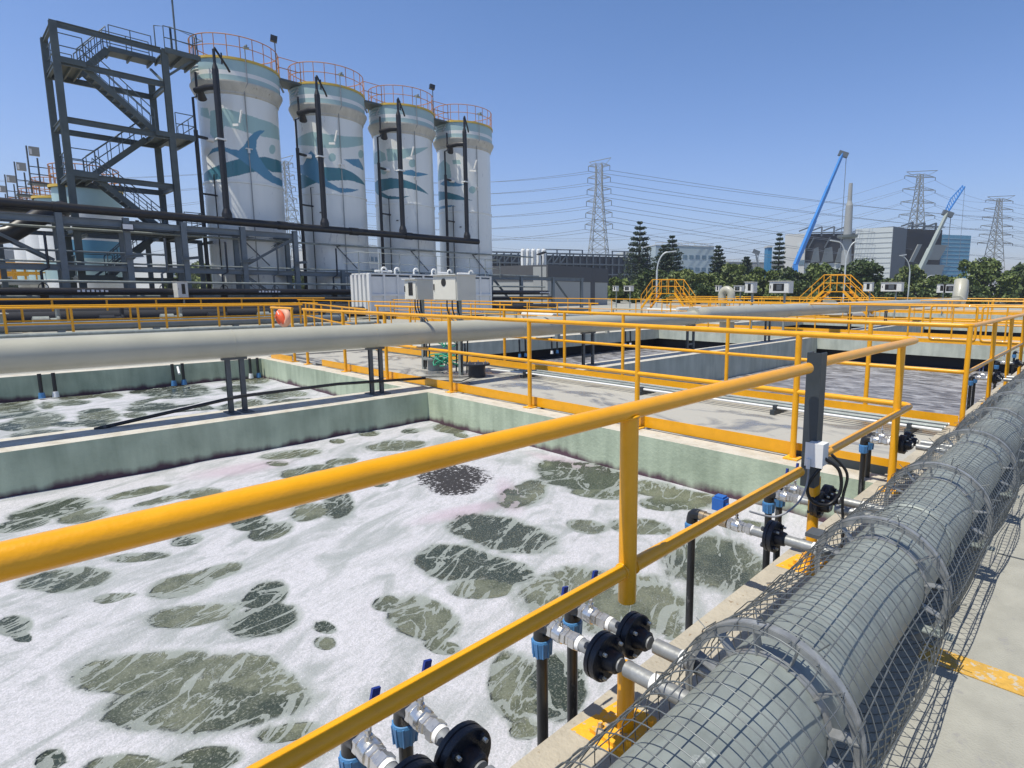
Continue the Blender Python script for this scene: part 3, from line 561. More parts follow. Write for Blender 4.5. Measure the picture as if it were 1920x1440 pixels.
for yy in (3.6, 5.2):
    for sx_, sy_ in ((-.06, -.06), (.06, -.06), (-.06, .06), (.06, .06)): MB().lathe([(0, .009), (.022, .009)], (sx_, yy + sy_, .015), n=6, smooth=False).build('anchor_bolt', M['yellow_stain'], o)

# C channel post with junction box and cables
o = empty('channel_post', (-1.08, 2.94, 0), 'dark grey steel channel clamped upright on the near yellow handrail', 'steel post')
c = MB(); c.bar((0, -.045, .47), (0, -.045, 1.17), .006, .075, (0, 1, 0)); 
c = MB().box(-.04, .04, -.062, -.056, .47, 1.17).box(-.04, -.034, -.056, -.005, .47, 1.17).box(.034, .04, -.056, -.005, .47, 1.17).box(-.04, .04, .045, .051, .47, 1.17)
c = MB().box(-.036, .036, -.05, -.043, .47, 1.16).box(-.036, -.029, -.043, .025, .47, 1.16).box(.029, .036, -.043, .025, .47, 1.16)
c.build('channel', M['dark_steel'], o)
MB().bar((-.03, -.056, .62), (.03, -.056, .62), .01, .05).build('clamp', M['dark_steel'], o)
o = empty('junction_box', (-1.03, 2.86, 0.66), 'small white junction box on the dark channel post', 'junction box')
MB().box(-.038, .038, -.03, .055, -.055, .055).build('box_body', M['white_plastic'], o)
MB().box(-.044, .044, -.037, -.031, -.06, .06).build('lid', M['white_plastic'], o)
MB().lathe([(0, .010), (.05, .010)], (-.022, -.045, -.07), n=12).build('cable_gland', M['white_plastic'], o)
def curve(pts, n=24):
    P = [Vector(p) for p in pts]; P = [P[0]] + P + [P[-1]]; out = []
    for i in range(1, len(P) - 2):
        for k in range(n // (len(P) - 3) + 1):
            t = k / (n // (len(P) - 3) + 1)
            out.append(0.5 * ((2 * P[i]) + (-P[i - 1] + P[i + 1]) * t + (2 * P[i - 1] - 5 * P[i] + 4 * P[i + 1] - P[i + 2]) * t * t + (-P[i - 1] + 3 * P[i] - 3 * P[i + 1] + P[i + 2]) * t ** 3))
    out.append(P[-1]); return out
tag(MB().tube(curve([(-1.0, 2.88, .64), (-.94, 2.93, .58), (-.93, 2.94, .47), (-.97, 2.9, .40), (-1.03, 2.84, .42), (-1.05, 2.82, .5), (-1.0, 2.85, .6)], 40), .009, 8).tube(curve([(-.97, 2.9, .66), (-.91, 2.96, .56), (-.92, 2.95, .42), (-.9, 2.92, .2), (-.93, 2.75, .05)], 30), .0075, 8).build('cable', M['cable']), 'black cable looped below the white junction box', 'cable')
tag(MB().tube(curve([(-1.05, 2.82, .60), (-1.05, 2.8, .5), (-1.07, 2.74, .42), (-1.12, 2.62, .38), (-1.2, 2.5, .42)], 30), .005, 8).build('cable', M['cable_grey']), 'thin grey cable from the white junction box to the blue valve drive', 'cable')

# corner rail: F0 continues past the channel post and turns along F1
f1 = fence([(-1.08, 3.0), (-1.08, 4.95), (-12.1, 4.95)], [(-1.1, 4.60), (-1.99, 4.95), (-3.72, 4.95), (-5.42, 4.95), (-7.12, 4.95), (-8.93, 4.95), (-10.4, 4.95), (-12.02, 4.95)],
      'long yellow handrail turning the corner over the sunlit green wall of the foamy basins', toe=False, n=14, top=1.105)
MB().bar((0, 2.04, .066), (-10.5, 2.04, .066), .008, .12).build('toe_board', M['yellow'], f1)
MB().bar((0, 2.045, .016), (-10.8, 2.045, .016), .012, .03).bar((.02, 2.05, -.02), (-.95, 2.05, -.02), .03, .16).build('kerb_strip', M['dark_steel'], f1)
fence([(-12.62, 4.95), (-13.75, 4.95)], [(-12.66, 4.95), (-13.7, 4.95)], 'short yellow gate section at the left end of the first channel fence', n=10)
# F2
f2 = fence([(-13.9, 7.47), (-1.12, 7.47), (-1.12, 19.6)], [(-1.13, 7.49), (-2.14, 7.47), (-4.03, 7.47), (-5.92, 7.47), (-7.25, 7.47), (-8.9, 7.47), (-10.75, 7.47), (-12.3, 7.47), (-13.8, 7.47)] + [(-1.12, y) for y in (9.2, 10.9, 12.6, 14.3, 16.0, 17.7, 19.5)],
      'long yellow handrail around the mauve basin, turning beside the mesh-wrapped pipe', n=12, toe=False)
MB().bar((0, -.07, .066), (12.75, -.07, .066), .008, .12).build('toe_board', M['yellow'], f2)
G = 'yellow handrails in rows across the far basins'
def xr(a, b, s): return [a - i * s for i in range(int((a - b) / s) + 1)]
for k, (y, x1, lab) in enumerate(((20.0, -14.2, 'yellow handrail along the far end of the mauve basins'), (22.75, -14.2, 'yellow handrail behind the two white instrument boxes in the second channel'),
                                  (35.2, -24.0, 'yellow handrail at the far end of the third row of basins'), (37.9, -24.0, 'yellow handrail on the near edge of the farthest basins'),
                                  (50.4, -34, 'yellow handrail along the farthest basins'), (53.2, -34, 'farthest yellow handrail, just below the trees'))):
    fence([(-1.12, y), (x1, y)], [(x, y) for x in xr(-1.15, x1, 1.75 + .1 * (k % 2))], lab, group=G, n=6, top=1.1 + .03 * (k > 3), mid=.58, base=False)
for k, (y0, y1, lab) in enumerate(((22.8, 35.0, 'yellow handrail on the right edge of the third row of basins'), (37.9, 50.2, 'yellow handrail on the right edge of the farthest basins'))):
    fence([(-1.12, y0), (-1.12, y1)], [(-1.12, y0 + .05 + i * 1.74) for i in range(8)], lab, group=G, n=6, base=False, toe=False)
# gate frames on F3
for k, x in enumerate((-2.75, -4.05)):
    gt = empty('gate', (x, 19.93, 0), ['rounded yellow gate frame in the far handrail, nearer the mesh-wrapped pipe', 'rounded yellow gate frame in the far handrail, farther from the mesh-wrapped pipe'][k], 'gate', 'yellow gates in the far handrail')
    w = 1.18; P = []
    for cx, cz, a0 in ((w - .08, 1.02, 0), (.08, 1.02, 90), (.08, .2, 180), (w - .08, .2, 270)):
        for t in (0, 30, 60, 90): P.append((-(cx + .08 * math.cos(math.radians(a0 + t))) + w, 0, cz + .08 * math.sin(math.radians(a0 + t))))
    MB().tube(P, .028, 8, closed=True).build('gate_frame', M['yellow'], gt)
    MB().tube([(.58, 0, .14), (.58, 0, 1.08)], .022, 8).build('bar', M['yellow'], gt)
# fences west of the basins
fence([(-25.2, -3.0), (-25.2, 10.3)], [(-25.2, y) for y in (-2.9, -1.1, .7, 1.45, 3.0, 4.75, 5.55, 7.2, 8.6, 10.2)], 'yellow handrail behind the near cream pipe, left of the orange life ring', group=G, n=8, top=.93, mid=.42, r=.034)
fence([(-28.6, -4.0), (-28.6, 12.4)], [(-28.6, y) for y in (-3, -1.2, .5, 2.1, 3.3, 5.15, 6.7, 8.4, 10.0, 12.0)], 'second yellow handrail beyond the near cream pipe, further towards the steel rack', group=G, n=6, top=.93, mid=.4, r=.034)
fence([(-31.4, -4.0), (-31.4, 14.0)], [(-31.4, -3.6 + 1.7 * i) for i in range(11)], 'yellow handrail just in front of the steel pipe rack', group=G, n=6, top=1.13, mid=.55, r=.034)
fence([(-25.2, 10.3), (-14.4, 7.5)], [(-25.2 + 10.8 * t, 10.3 - 2.8 * t) for t in (.08, .25, .4, .56, .72, .88)], 'slanting yellow handrail from the life ring to the second channel fence', group=G, n=8, top=1.0, mid=.5)
fence([(-31.4, 12.6), (-14.6, 12.6)], [(-31.2 + 1.8 * i, 12.6) for i in range(10)], 'yellow handrail in front of the white tank', group=G, n=6, top=1.05, mid=.5)
fence([(-31.4, 16.9), (-14.6, 16.9)], [(-31.2 + 1.8 * i, 16.9) for i in range(10)], 'yellow handrail behind the large beige control box', group=G, n=6, top=1.05, mid=.5)
fence([(-31.4, 26.9), (-14.6, 26.9)], [(-31.2 + 1.8 * i, 26.9) for i in range(10)], 'yellow handrail beside the dark grey building', group=G, n=6, top=1.1, mid=.5)
# ------------------------------------------------------------------ mesh-wrapped air main on the walkway
PX, PZ, PR = -0.592, 0.325, 0.165
Y_A, Y_B = -1.2, 20.0
o = empty('air_main', (PX, 0, PZ), 'fat galvanized pipe inside the wire mesh, running away along the walkway', 'pipe')
p = MB()
p.lathe([(0, PR), (Y_B - Y_A, PR)], (0, Y_A, 0), (0, 1, 0), 48)
p.build('pipe_barrel', M['galv'], o)
RING0, RSTEP, NR = 1.385 - 1.012 * 2, 1.012, 19
for k in range(5):
    y = 2.9 + 4.0 * k
    MB().lathe([(-.03, PR + .002), (-.02, PR + .009), (.02, PR + .009), (.03, PR + .002)], (0, y, 0), (0, 1, 0), 48, caps=False).build('weld_band', M['galv'], o)
for k in range(7):
    y = RING0 + .5 + 3 * RSTEP * k
    s = MB().box(-.03, .03, y - .05, y + .05, -PZ + .001, -PR + .01).box(-.14, .14, y - .06, y + .06, -PR - .015, -PR + .004)
    s.build('pipe_foot', M['support'], o)
    tag(o, None)

cage = empty('mesh_guard', (PX, 0, PZ), 'bulging galvanized wire mesh wrapped around the fat pipe on standoff rings', 'mesh guard')
RR = 0.252
rc = random.Random(5)
def rad(y, th):
    """mesh radius: lifted on the rings, sagging on the top of the pipe and bellying at the sides between them"""
    t = ((y - RING0) / RSTEP) % 1.0; s_ = math.sin(PI * t)
    up = max(0, math.sin(th)); seg = int((y - RING0) // RSTEP)
    w = .012 * math.sin(3 * th + seg * 1.9) + .004 * math.sin(6 * th + y * 7 + seg)
    low = max(0, -math.sin(th))
    r = RR + .004 - s_ ** .8 * (.052 * up ** .7 - .018 * (1 - up)) + w * s_ + low * .01
    return max(r, PR + .004)
def cp(y, th, dr=0.0):
    r = rad(y, th) + dr; return (r * math.cos(th), y, r * math.sin(th))
NTH = 20
for k in range(NR - 1):
    y0 = RING0 + k * RSTEP; y1 = y0 + RSTEP
    far = y0 > 8
    w = MB(); n = 4 if not far else 3; wr = 0.0020 if y0 < 5 else 0.0021
    nh = 19
    for j in range(nh):
        ph = rc.uniform(-.0015, .0015)
        pts = []
        NS = 40 if y0 < 5 else 22
        for i in range(NS + 1):
            th = math.radians(-90) + math.radians(360) * i / NS
            y = y0 + (j + .5) / nh * RSTEP + .006 * math.sin(2 * th + k * 1.3) * math.sin(PI * (j + .5) / nh) + ph
            pts.append(cp(y, th, .0016))
        w.tube(pts, wr, n, cap=False)
    for i in range(NTH):
        th0 = 2 * PI * (i + .3 * (k % 3) / 3) / NTH + .01 * math.sin(k * 2 + i)
        pass
        pts = [cp(y0 - .02 + (RSTEP + .05) * q / 12, th0 + .012 * math.sin(PI * q / 12) * math.sin(k + i * 2.1)) for q in range(13)]
        # loose cut ends stand off the ring
        pts[-1] = cp(y1 + .03, th0 + rc.uniform(-.03, .03), rc.uniform(-.006, .014))
        w.tube(pts, wr * 1.05, n, cap=False)
    # overlapping second layer on the right flank and the cut edge with stubs
    if y0 < 7:
        for j in range(0):
            th = math.radians(-8 - 2.1 * (j % 6)) ; yy = y0 + RSTEP * (j + .5) / 18 + rc.uniform(-.01, .01)
            w.tube([cp(yy, th + .30, .004), cp(yy + .012, th, .012), cp(yy + .02, th - .16, .020 + rc.uniform(0, .012))], wr, 4)
        for j in range(2):
            th = math.radians(-14 - 24 * j); w.tube([cp(y0 + .03 + (RSTEP - .06) * q / 8, th + .04 * math.sin(q * .8 + j), .009) for q in range(9)], wr, 4, cap=False)
        for j in range(5):
            a_ = math.radians(rc.uniform(-30, 160)); yy = y1 + rc.uniform(-.05, .05)
            w.tube([cp(yy, a_, .003), cp(yy + rc.uniform(-.05, .02), a_ + rc.uniform(-.08, .08), .03 + rc.uniform(0, .015))], wr, 4)
        # left flank, a looser diagonal lap over the branch pipes
        for j in range(4):
            ya = y0 + RSTEP * j / 4
            w.tube([cp(ya, math.radians(128), .004), cp(ya + .06, math.radians(152), .016), cp(ya + .13, math.radians(178), .02)], wr, 4, cap=False)
    w.build('wire_panel', M['wire'], cage)
for k in range(NR):
    y = RING0 + k * RSTEP
    nn = 56 if y < 6 else 32
    ring = MB(); a0, a1 = math.radians(-55), math.radians(235)
    prof = [(-.0025, RR - .03), (-.0025, RR), (.0025, RR), (.0025, RR - .03)]
    prof2 = [(-.0025, RR - .003), (.019, RR - .003), (.019, RR), (-.0025, RR)]
    prof = [(-.0055, RR - .024), (-.0055, RR - .001), (-.0028, RR - .001), (-.0028, RR - .024)]
    for pf in (prof, prof2):
        vs = []; fs = []
        for i in range(nn + 1):
            th = a0 + (a1 - a0) * i / nn
            for dy, r in pf: vs.append((r * math.cos(th), y + dy, r * math.sin(th)))
        for i in range(nn):
            for j in range(4): fs.append((i * 4 + j, (i + 1) * 4 + j, (i + 1) * 4 + (j + 1) % 4, i * 4 + (j + 1) % 4))
        ring.add(vs, fs)
    ro = ring.build('standoff_ring', M['galv_pipe'], cage)
    for j in range(9):
        th = math.radians(-25 + 30 * j + 6)
        c_, s_ = math.cos(th), math.sin(th)
        MB().bar((PR * c_, y + .010, PR * s_), ((RR - .004) * c_, y + .010, (RR - .004) * s_), .036, .004, (-s_, 0, c_)).build('spoke', M['galv_pipe'], ro)
    # clamp strap on the pipe
    MB().lathe([(-.014, PR + .001), (-.014, PR + .004), (.014, PR + .004), (.014, PR + .001)], (0, y + .01, 0), (0, 1, 0), 40 if y < 6 else 24, caps=False).build('strap', M['galv_pipe'], ro)
    MB().bar((PR * .8, y - .02, -PR * .78), (RR + .02, y - .02, -PR * .78), .05, .006).lathe([(0, .014), (.016, .014)], (RR - .03, y - .02, -PR * .78), n=6, smooth=False).lathe([(0.016, .007), (.034, .007)], (RR - .03, y - .02, -PR * .78), n=10).build('bracket', M['white_mount' if k == 2 else 'galv'], ro)

# ------------------------------------------------------------------ branch valves: pipe from the main, flange, union, ball valve, elbow, blue nut, black drop pipe
ZB = 0.345
def hexa(mb, t0, t1, r, o_=(0, 0, 0)): mb.lathe([(t0, r * .92), (t0 + .002, r), (t1 - .002, r), (t1, r * .92)], o_, (1, 0, 0), 6, smooth=False, off=.4)
def valve_set(label, handle='lever', n=24):
    """local origin on the pipe axis above the drop pipe; the main lies towards +x"""
    o = empty('valve_assembly', (0, 0, 0), label, 'valve assembly', 'branch valves along the basin edge')
    MB().lathe([(-1.6, .0195), (-.075, .0195)], (0, 0, 0), (0, 0, 1), n).build('drop_pipe', M['black_pipe'], o)
    nut = MB().lathe([(-.118, .0225), (-.112, .029), (-.06, .035), (-.052, .033), (-.05, .028)], (0, 0, 0), (0, 0, 1), n)
    for j in range(10):
        a = 2 * PI * j / 10; nut.bar((.0335 * math.cos(a), .0335 * math.sin(a), -.056), (.0305 * math.cos(a), .0305 * math.sin(a), -.112), .006, .005)
    nut.build('blue_nut', M['blue_plastic'], o)
    el = MB().tube([(0, 0, -.055), (0, 0, -.032), (.004, 0, -.012), (.014, 0, -.003), (.032, 0, 0), (.048, 0, 0)], [.030, .029, .0285, .028, .027, .027], n)
    el.build('elbow', M['black_pipe'], o)
    v = MB(); hexa(v, .045, .066, .029); v.lathe([(.066, .022), (.070, .0285), (.092, .030), (.105, .0285), (.110, .022)], (0, 0, 0), (1, 0, 0), n); hexa(v, .106, .126, .027)
    vo = v.build('ball_valve', M['nickel'], o)
    st = MB().lathe([(.026, .011), (.040, .010), (.040, .006), (.052, .006)], (.086, 0, 0), (0, 0, 1), 12).lathe([(.048, .009), (.056, .009)], (.086, 0, 0), (0, 0, 1), 6, smooth=False)
    st.build('stem', M['nickel'], vo)
    if handle == 'lever':
        MB().bar((.086, 0, .049), (.086, .004, .064), .014, .003).bar((.086, .004, .064), (.086, .014, .105), .014, .003, (1, 0, 0)).build('lever', M['nickel'], vo)
        MB().bar((.086, .012, .096), (.086, .026, .152), .021, .009, (1, 0, 0)).build('grip', M['blue_grip'], vo)
    elif handle == 'drive':
        d = MB().box(.055, .117, -.028, .028, .058, .118).box(.062, .110, -.020, .020, .118, .128).box(.117, .13, -.008, .008, .08, .095); d.build('drive', M['blue_valve'], vo)
        MB().lathe([(.028, .016), (.058, .016)], (.086, 0, 0), (0, 0, 1), 12).build('yoke', M['brass'], vo)
    un = MB(); hexa(un, .126, .140, .024); hexa(un, .141, .168, .0285); un.build('union', M['nickel'], o)
    MB().lathe([(.168, .0235), (.182, .0225)], (0, 0, 0), (1, 0, 0), n).build('thread_tape', M['tape'], o)
    MB().lathe([(.181, .0205), (.34, .0205)], (0, 0, 0), (1, 0, 0), n).lathe([(.36, .0235), (.68, .0235)], (0, 0, 0), (1, 0, 0), n).build('steel_pipe', M['galv_pipe'], o)
    fx = .268
    f = MB().lathe([(fx - .034, .030), (fx - .020, .033), (fx - .020, .068), (fx - .018, .071), (fx - .004, .071), (fx - .003, .069)], (0, 0, 0), (1, 0, 0), 32).lathe([(fx - .003, .068), (fx + .001, .068)], (0, 0, 0), (1, 0, 0), 32)
    f.lathe([(fx + .001, .069), (fx + .003, .071), (fx + .020, .071), (fx + .022, .068), (fx + .022, .036), (fx + .060, .031), (fx + .066, .025)], (0, 0, 0), (1, 0, 0), 32)
    fo = f.build('flange', M['black_iron'], o)
    for j in range(4):
        a = PI / 4 + PI / 2 * j; y, z = .054 * math.cos(a), .054 * math.sin(a); bl = MB()
        bl.lathe([(fx - .036, .011), (fx - .020, .011), (fx - .020, .005), (fx + .022, .005), (fx + .022, .011), (fx + .034, .011), (fx + .034, .0055)], (0, y, z), (1, 0, 0), 6, smooth=False)
        bl.k = 1; bl.lathe([(fx + .034, .0055), (fx + .046, .0055)], (0, y, z), (1, 0, 0), 6)
        bl.build('flange_bolt', [M['black_iron'], M['nickel']], fo, weld=1e-5)
    MB().lathe([(.455, .026), (.475, .026)], (0, 0, 0), (1, 0, 0), n).build('pipe_clip', M['tape'], o)
    return o
vp = valve_set('x'); vd = valve_set('x', 'drive')
VX = -1.335
VS = [(0.60, 'nearest branch valve with blue lever, at the bottom edge under the lower yellow rail', 0), (0.745, 'branch valve with blue lever and black flange, second from the bottom edge', 0),
      (1.262, 'branch valve with blue lever just left of the cut yellow post', 0), (1.412, 'branch valve whose black flange sits in the gap of the cut yellow post', 0),
      (3.02, 'branch valve under the dark channel post, nearer of two', 0), (3.16, 'branch valve under the dark channel post, farther of two', 0),
      (4.70, 'branch valve at the corner of the handrail, nearer of two', 0), (4.84, 'branch valve at the corner of the handrail, farther of two', 0),
      (9.25, 'branch valve beside the mauve basin, first past its fence corner', 0), (9.55, 'branch valve beside the mauve basin, second past its fence corner', 0),
      (11.6, 'branch valve beside the mauve basin, third past its fence corner', 0), (13.9, 'small branch valve beside the mauve basin, fourth past its fence corner', 0), (16.2, 'farthest small branch valve beside the mauve basin', 0)]
for i, (y, lab, k) in enumerate(VS): place(vp, i == 0, (VX, y, ZB), rc.uniform(-.012, .012), lab)
place(vd, True, (VX - .16, 2.47, ZB), 0.0, 'branch valve driven by a small blue box, behind the lower yellow rail')
MB().lathe([(.045, .026), (.075, .026), (.075, .022), (.16, .022), (.16, .026), (.2, .026)], (0, 0, 0), (1, 0, 0), 20).build('brass_nipple', M['brass'], vd)
for ch in vd.children:
    if ch.name.split('.')[0] not in ('drop_pipe', 'blue_nut', 'elbow', 'brass_nipple'): ch.location.x += .16
MB().lathe([(.3, .0235), (.9, .0235)], (0, 0, -0.0005), (1, 0, 0), 20).build('steel_pipe', M['galv_pipe'], vd)
for ch in vd.children:
    if ch.name.startswith('ball_valve'):
        for c2 in ch.children:
            if c2.name.startswith(('drive', 'yoke')): c2.location.x -= .09
tag(MB().box(-.93, -.865, 2.50, 2.585, .375, .392).build('instrument', M['screen']), 'small tilted grey instrument lying on the branch pipe beside the mesh', 'instrument')
tag(MB().tube([(-1.23, 2.44, .39), (-1.215, 2.40, .50)], .002, 6).build('cable_tie', M['cable']), 'thin black cable tie sticking up from the branch pipe with the blue drive', 'cable tie')

# ------------------------------------------------------------------ cream overhead pipe on its supports
o = empty('cream_pipe', (-7.83, 0, 0), 'long off-white overhead pipe crossing above the dividing walls to the far domed elbow', 'pipe')
MB().lathe([(-6, .168), (12.6, .168)], (0, 0, .835), (0, 1, 0), 40).build('near_length', M['pipe_cream'], o)
MB().lathe([(0, .168), (.62, .205)], (0, 12.6, .835), (0, 1, .10), 40, caps=False).build('reducer', M['pipe_cream'], o)
MB().lathe([(0, .205), (33, .225)], (0, 13.2, .90), (0, 1, .0022), 36).build('far_length', M['pipe_cream'], o)
MB().tube([(0, 45.8, .95)] + [(0, 46.2 + .9 * math.sin(t), 1.0 + .75 * (1 - math.cos(t))) for t in np.linspace(0, PI * .8, 12)] + [(0, 46.4, 1.0)], .42, 20).build('elbow', M['pipe_cream'], o)
for k, y in enumerate((-3.3, 2.35, 4.15, 6.9, 8.7, 10.2, 12.7, 15.1, 16.3, 18.3, 24, 28, 33)):
    MB().lathe([(-.006, .171 if y < 12 else .209), (.006, .171 if y < 12 else .209)], (0, y, .835 if y < 12 else .90), (0, 1, 0), 40).build('joint_bead', M['pipe_cream'], o)
def psupport(loc, w, h, label, rz=0):
    s = empty('pipe_support', loc, label, 'pipe support', 'grey frames carrying the cream pipe')
    for sy in (-1, 1):
        MB().ibeam((0, sy * w / 2, 0.012), (0, sy * w / 2, h), .05, .05, .006, (1, 0, 0)).build('leg', M['support'], s)
        MB().bar((-.12, sy * w / 2, .006), (.16, sy * w / 2, .006), .11, .010).build('foot', M['support'], s)
    MB().bar((0, -w / 2 - .06, h), (0, w / 2 + .06, h), .06, .03).build('cross_beam', M['support'], s)
    MB().bar((0, -w / 2, h * .28), (0, w / 2, h * .28), .03, .04).build('brace', M['support'], s)
    s.rotation_euler.z = rz
    return s
for k, (y, lab) in enumerate(((-0.05, 'grey pipe support at the left edge of the picture on the near dividing wall'), (2.36, 'grey pipe support standing on the near dividing wall, left of the black rod'), (4.17, 'grey pipe support on the near dividing wall beside the fence corner'),
                              (8.75, 'grey pipe support on the far dividing wall, nearest of three'), (12.6, 'grey pipe support in the middle of the far dividing wall'), (17.0, 'grey pipe support at the far end of the far dividing wall'), (24.5, 'grey pipe support past the second channel'), (29.5, 'farthest grey pipe support'))):
    psupport((-7.83, y, 0), .15 if y < 5 else .28, .655, lab)
rd = tag(MB().tube([on_x(177, 805, -7.93), on_x(450, 743, -7.6), on_x(633, 720, -7.6), on_x(797, 709, -7.9)], .02, 10).build('rod', M['black_pipe']), 'long dark rod leaning along the near dividing wall', 'rod')
tag(MB().tube([(-13.6, 3.1, -.02), (-13.3, 3.05, -.12)], .02, 8).build('drain_stub', M['white_plastic']), 'white drain stub sticking out of the long green wall', 'pipe stub')
for k, (y, x, zb) in enumerate(((0.05, -13.78, -.42), (0.33, -13.78, -.42), (1.12, -13.78, -.42), (1.3, -13.78, -.42), (3.05, -13.78, -.42), (3.22, -13.78, -.42), (4.45, -13.78, -.42), (4.6, -13.78, -.42),
                              (9.7, -13.6, -.55), (9.95, -13.6, -.55), (12.0, -13.6, -.55), (12.25, -13.6, -.55), (13.4, -13.6, -.55), (13.65, -13.6, -.55), (17.3, -13.6, -.55), (17.6, -13.6, -.55))):
    where = 'over the far foamy basin' if k < 8 else 'against the black gap of the mauve basin'
    order = ['first', 'second', 'third', 'fourth', 'fifth', 'sixth', 'seventh', 'eighth'][k % 8]
    h = empty('air_hose', (x, y, 0), 'black hanging pipe ' + where + ', ' + order + ' from the left', 'pipe', 'black pipes hanging along the far basin wall')
    MB().tube([(0, 0, .03), (.02, 0, zb + .1)], .028, 8).build('drop_pipe', M['black_pipe'], h)
    MB().lathe([(zb + .02, .05), (zb + .12, .04)], (.02, 0, 0), (0, 0, 1), 10).build('blue_nut', M['blue_plastic' if k % 3 else 'tape'], h)

# ------------------------------------------------------------------ on the channel roof
def standpipe(loc, h, r, m, label):
    s = empty('flanged_stub', loc, label, 'pipe stub')
    MB().lathe([(0, r), (h - .03, r)], (0, 0, 0), n=20).build('barrel', m, s)
    MB().lathe([(h - .03, r * 1.55), (h, r * 1.55)], (0, 0, 0), n=20).build('flange', m, s)
    b_ = MB()
    for j in range(8): b_.lathe([(h, .012), (h + .03, .012)], (r * 1.3 * math.cos(j * PI / 4), r * 1.3 * math.sin(j * PI / 4), 0), n=6, smooth=False)
    b_.build('bolts', M['nickel'], s); return s
standpipe((-9.62, 6.35, -.03), .24, .15, M['galv'], 'grey flanged pipe stub below the smaller control box')
standpipe((-8.30, 6.32, -.03), .24, .15, M['black_iron'], 'black flanged pipe stub below the larger control box')
standpipe((-11.6, 21.4, 0), .35, .3, M['pipe_cream'], 'pale flanged stub on the second channel roof')
standpipe((-28.0, 1.3, 0), .7, .28, M['wall_pale'], 'pale flanged stub at the left edge behind the cream pipe')
def control_box(loc, w, h, d, label, m='box', window='slot', legs=1, post_h=1.2, rz=0.0, rain=True, cables=0):
    s = empty('control_box', loc, label, 'control box', None, rz)
    bo = MB().box(-w / 2, w / 2, 0, d, post_h, post_h + h).build('cabinet', M[m], s)
    MB().box(-w / 2 + .02, w / 2 - .02, -.018, -.001, post_h + .015, post_h + h - .05).build('door', M[m], s)
    if rain: MB().box(-w / 2 - .03, w / 2 + .02, -.05, d + .03, post_h + h + .001, post_h + h + .015).build('rain_hood', M['box_white'], s)
    zc = post_h + h * .52
    if window == 'slot': MB().box(-w * .12, w * .22, -.024, -.019, post_h + h * .22, post_h + h * .85).build('window', M['black'], s)
    if window == 'round': MB().lathe([(.018, .07), (.024, .07)], (-.01, 0, post_h + h * .72), (0, -1, 0), 28).build('window', M['black'], s)
    if window == 'dial':
        wn_ = MB().box(-w * .30, w * .26, -.024, -.019, post_h + h * .18, post_h + h * .80).build('window', M['black'], s)
        MB().box(-w * .12, w * .14, -.030, -.0245, post_h + h * .27, post_h + h * .72).build('display', M['screen'], wn_)
    MB().box(-w * .44, -w * .41, -.030, -.019, zc - .05, zc + .06).build('handle', M['black'], s)
    for j in range(legs):
        xx = 0 if legs == 1 else (-w / 4 + w / 2 * j)
        MB().box(xx - .035 + (w * .2 if legs == 1 else 0), xx + .035 + (w * .2 if legs == 1 else 0), d * .4, d * .4 + .06, 0, post_h - .001).build('post', M['galv'], s)
    for j in range(cables):
        xx = -w * .25 + w * .22 * j
        MB().tube(curve([(xx, d * .4, post_h), (xx + .03, d * .35, post_h - .15), (xx + .14, d * .3, post_h - .30), (xx + .26, d * .3, post_h - .38), (xx + .30, d * .35, post_h - .55), (xx + .22, d * .4, .05)], 18), .013, 6).build('cable', M['cable'], s)
    return s
control_box((-9.98, 6.1, -.03), .42, .38, .36, 'smaller beige control box on a post above the wet channel', 'box', 'slot', post_h=1.34, cables=3)
control_box((-8.87, 6.1, -.03), .72, .44, .40, 'larger beige control box with a round black porthole above the wet channel', 'box', 'round', post_h=1.34, cables=3)
# tangled green rope around the box posts
rp = MB()
for k in range(4):
    pts = [(-9.25 + .18 * math.sin(t * (2 + k) + k) + .1 * k, 6.2 + .12 * math.cos(t * 3 + k), .10 + .22 * abs(math.sin(t + k)) + (.35 * (k == 2))) for t in np.linspace(0, 6, 30)]
    rp.tube(pts, .012, 5)
tag(rp.build('rope', M['green_rope']), 'tangled green rope between the two flanged stubs', 'rope')
# conduits on the channel roof
for k in range(5):
    yy = 6.85 + .095 * k
    tag(MB().tube([(-8.6 + .2 * k, yy - .15, .045), (-7.6, yy, .05 + .012 * (k % 2)), (-1.2, yy, .05 + .012 * (k % 2))], .016 + .004 * (k % 2), 8).build('conduit', M['galv' if k % 2 else 'white_plastic']), ['white conduit on the wet channel roof, closest to the camera', 'thin grey conduit, second on the wet channel roof', 'white conduit in the middle of five on the channel roof', 'thin grey conduit, fourth on the wet channel roof', 'white conduit nearest the second fence on the channel roof'][k], 'conduit', 'conduits laid along the channel roof')
for k, x in enumerate((-7.6, -5.05, -3.0, -1.5)):
    tag(MB().box(x - .03, x + .03, 6.75, 7.34, -.029, .028).box(x - .02, x + .02, 6.8, 6.86, .028, .085).build('conduit_bracket', M['dark_steel']), ['leftmost', 'second', 'third', 'rightmost'][k] + ' dark bracket carrying the conduits', 'bracket')
tag(MB().tube([(-8.9, 5.5, .0), (-8.3, 6.0, .0), (-8.1, 6.1, .02), (-7.9, 5.7, 0.0), (-8.6, 5.3, 0), (-9.0, 5.2, 0)], .009, 6).build('cable', M['cable']), 'thin black cable looped on the wet channel roof', 'cable')
for k in range(4):
    for j in range(5):
        x, y = rc.uniform(-12.5, -2.5), 5.06 + rc.uniform(0, .15)
        if j == 0: tag(MB().lathe([(0, .03), (.03, .025), (.045, .008)], (x, y, -.03), n=7, smooth=False).build('stone', M['black_iron']), ['dark crumb of debris at the foot of the kick board, near the wall end', 'dark crumb of debris beside the kick board', 'dark crumb of debris near the fence corner', 'dark crumb of debris by a fence post'][k], 'stone', 'debris by the kick board')

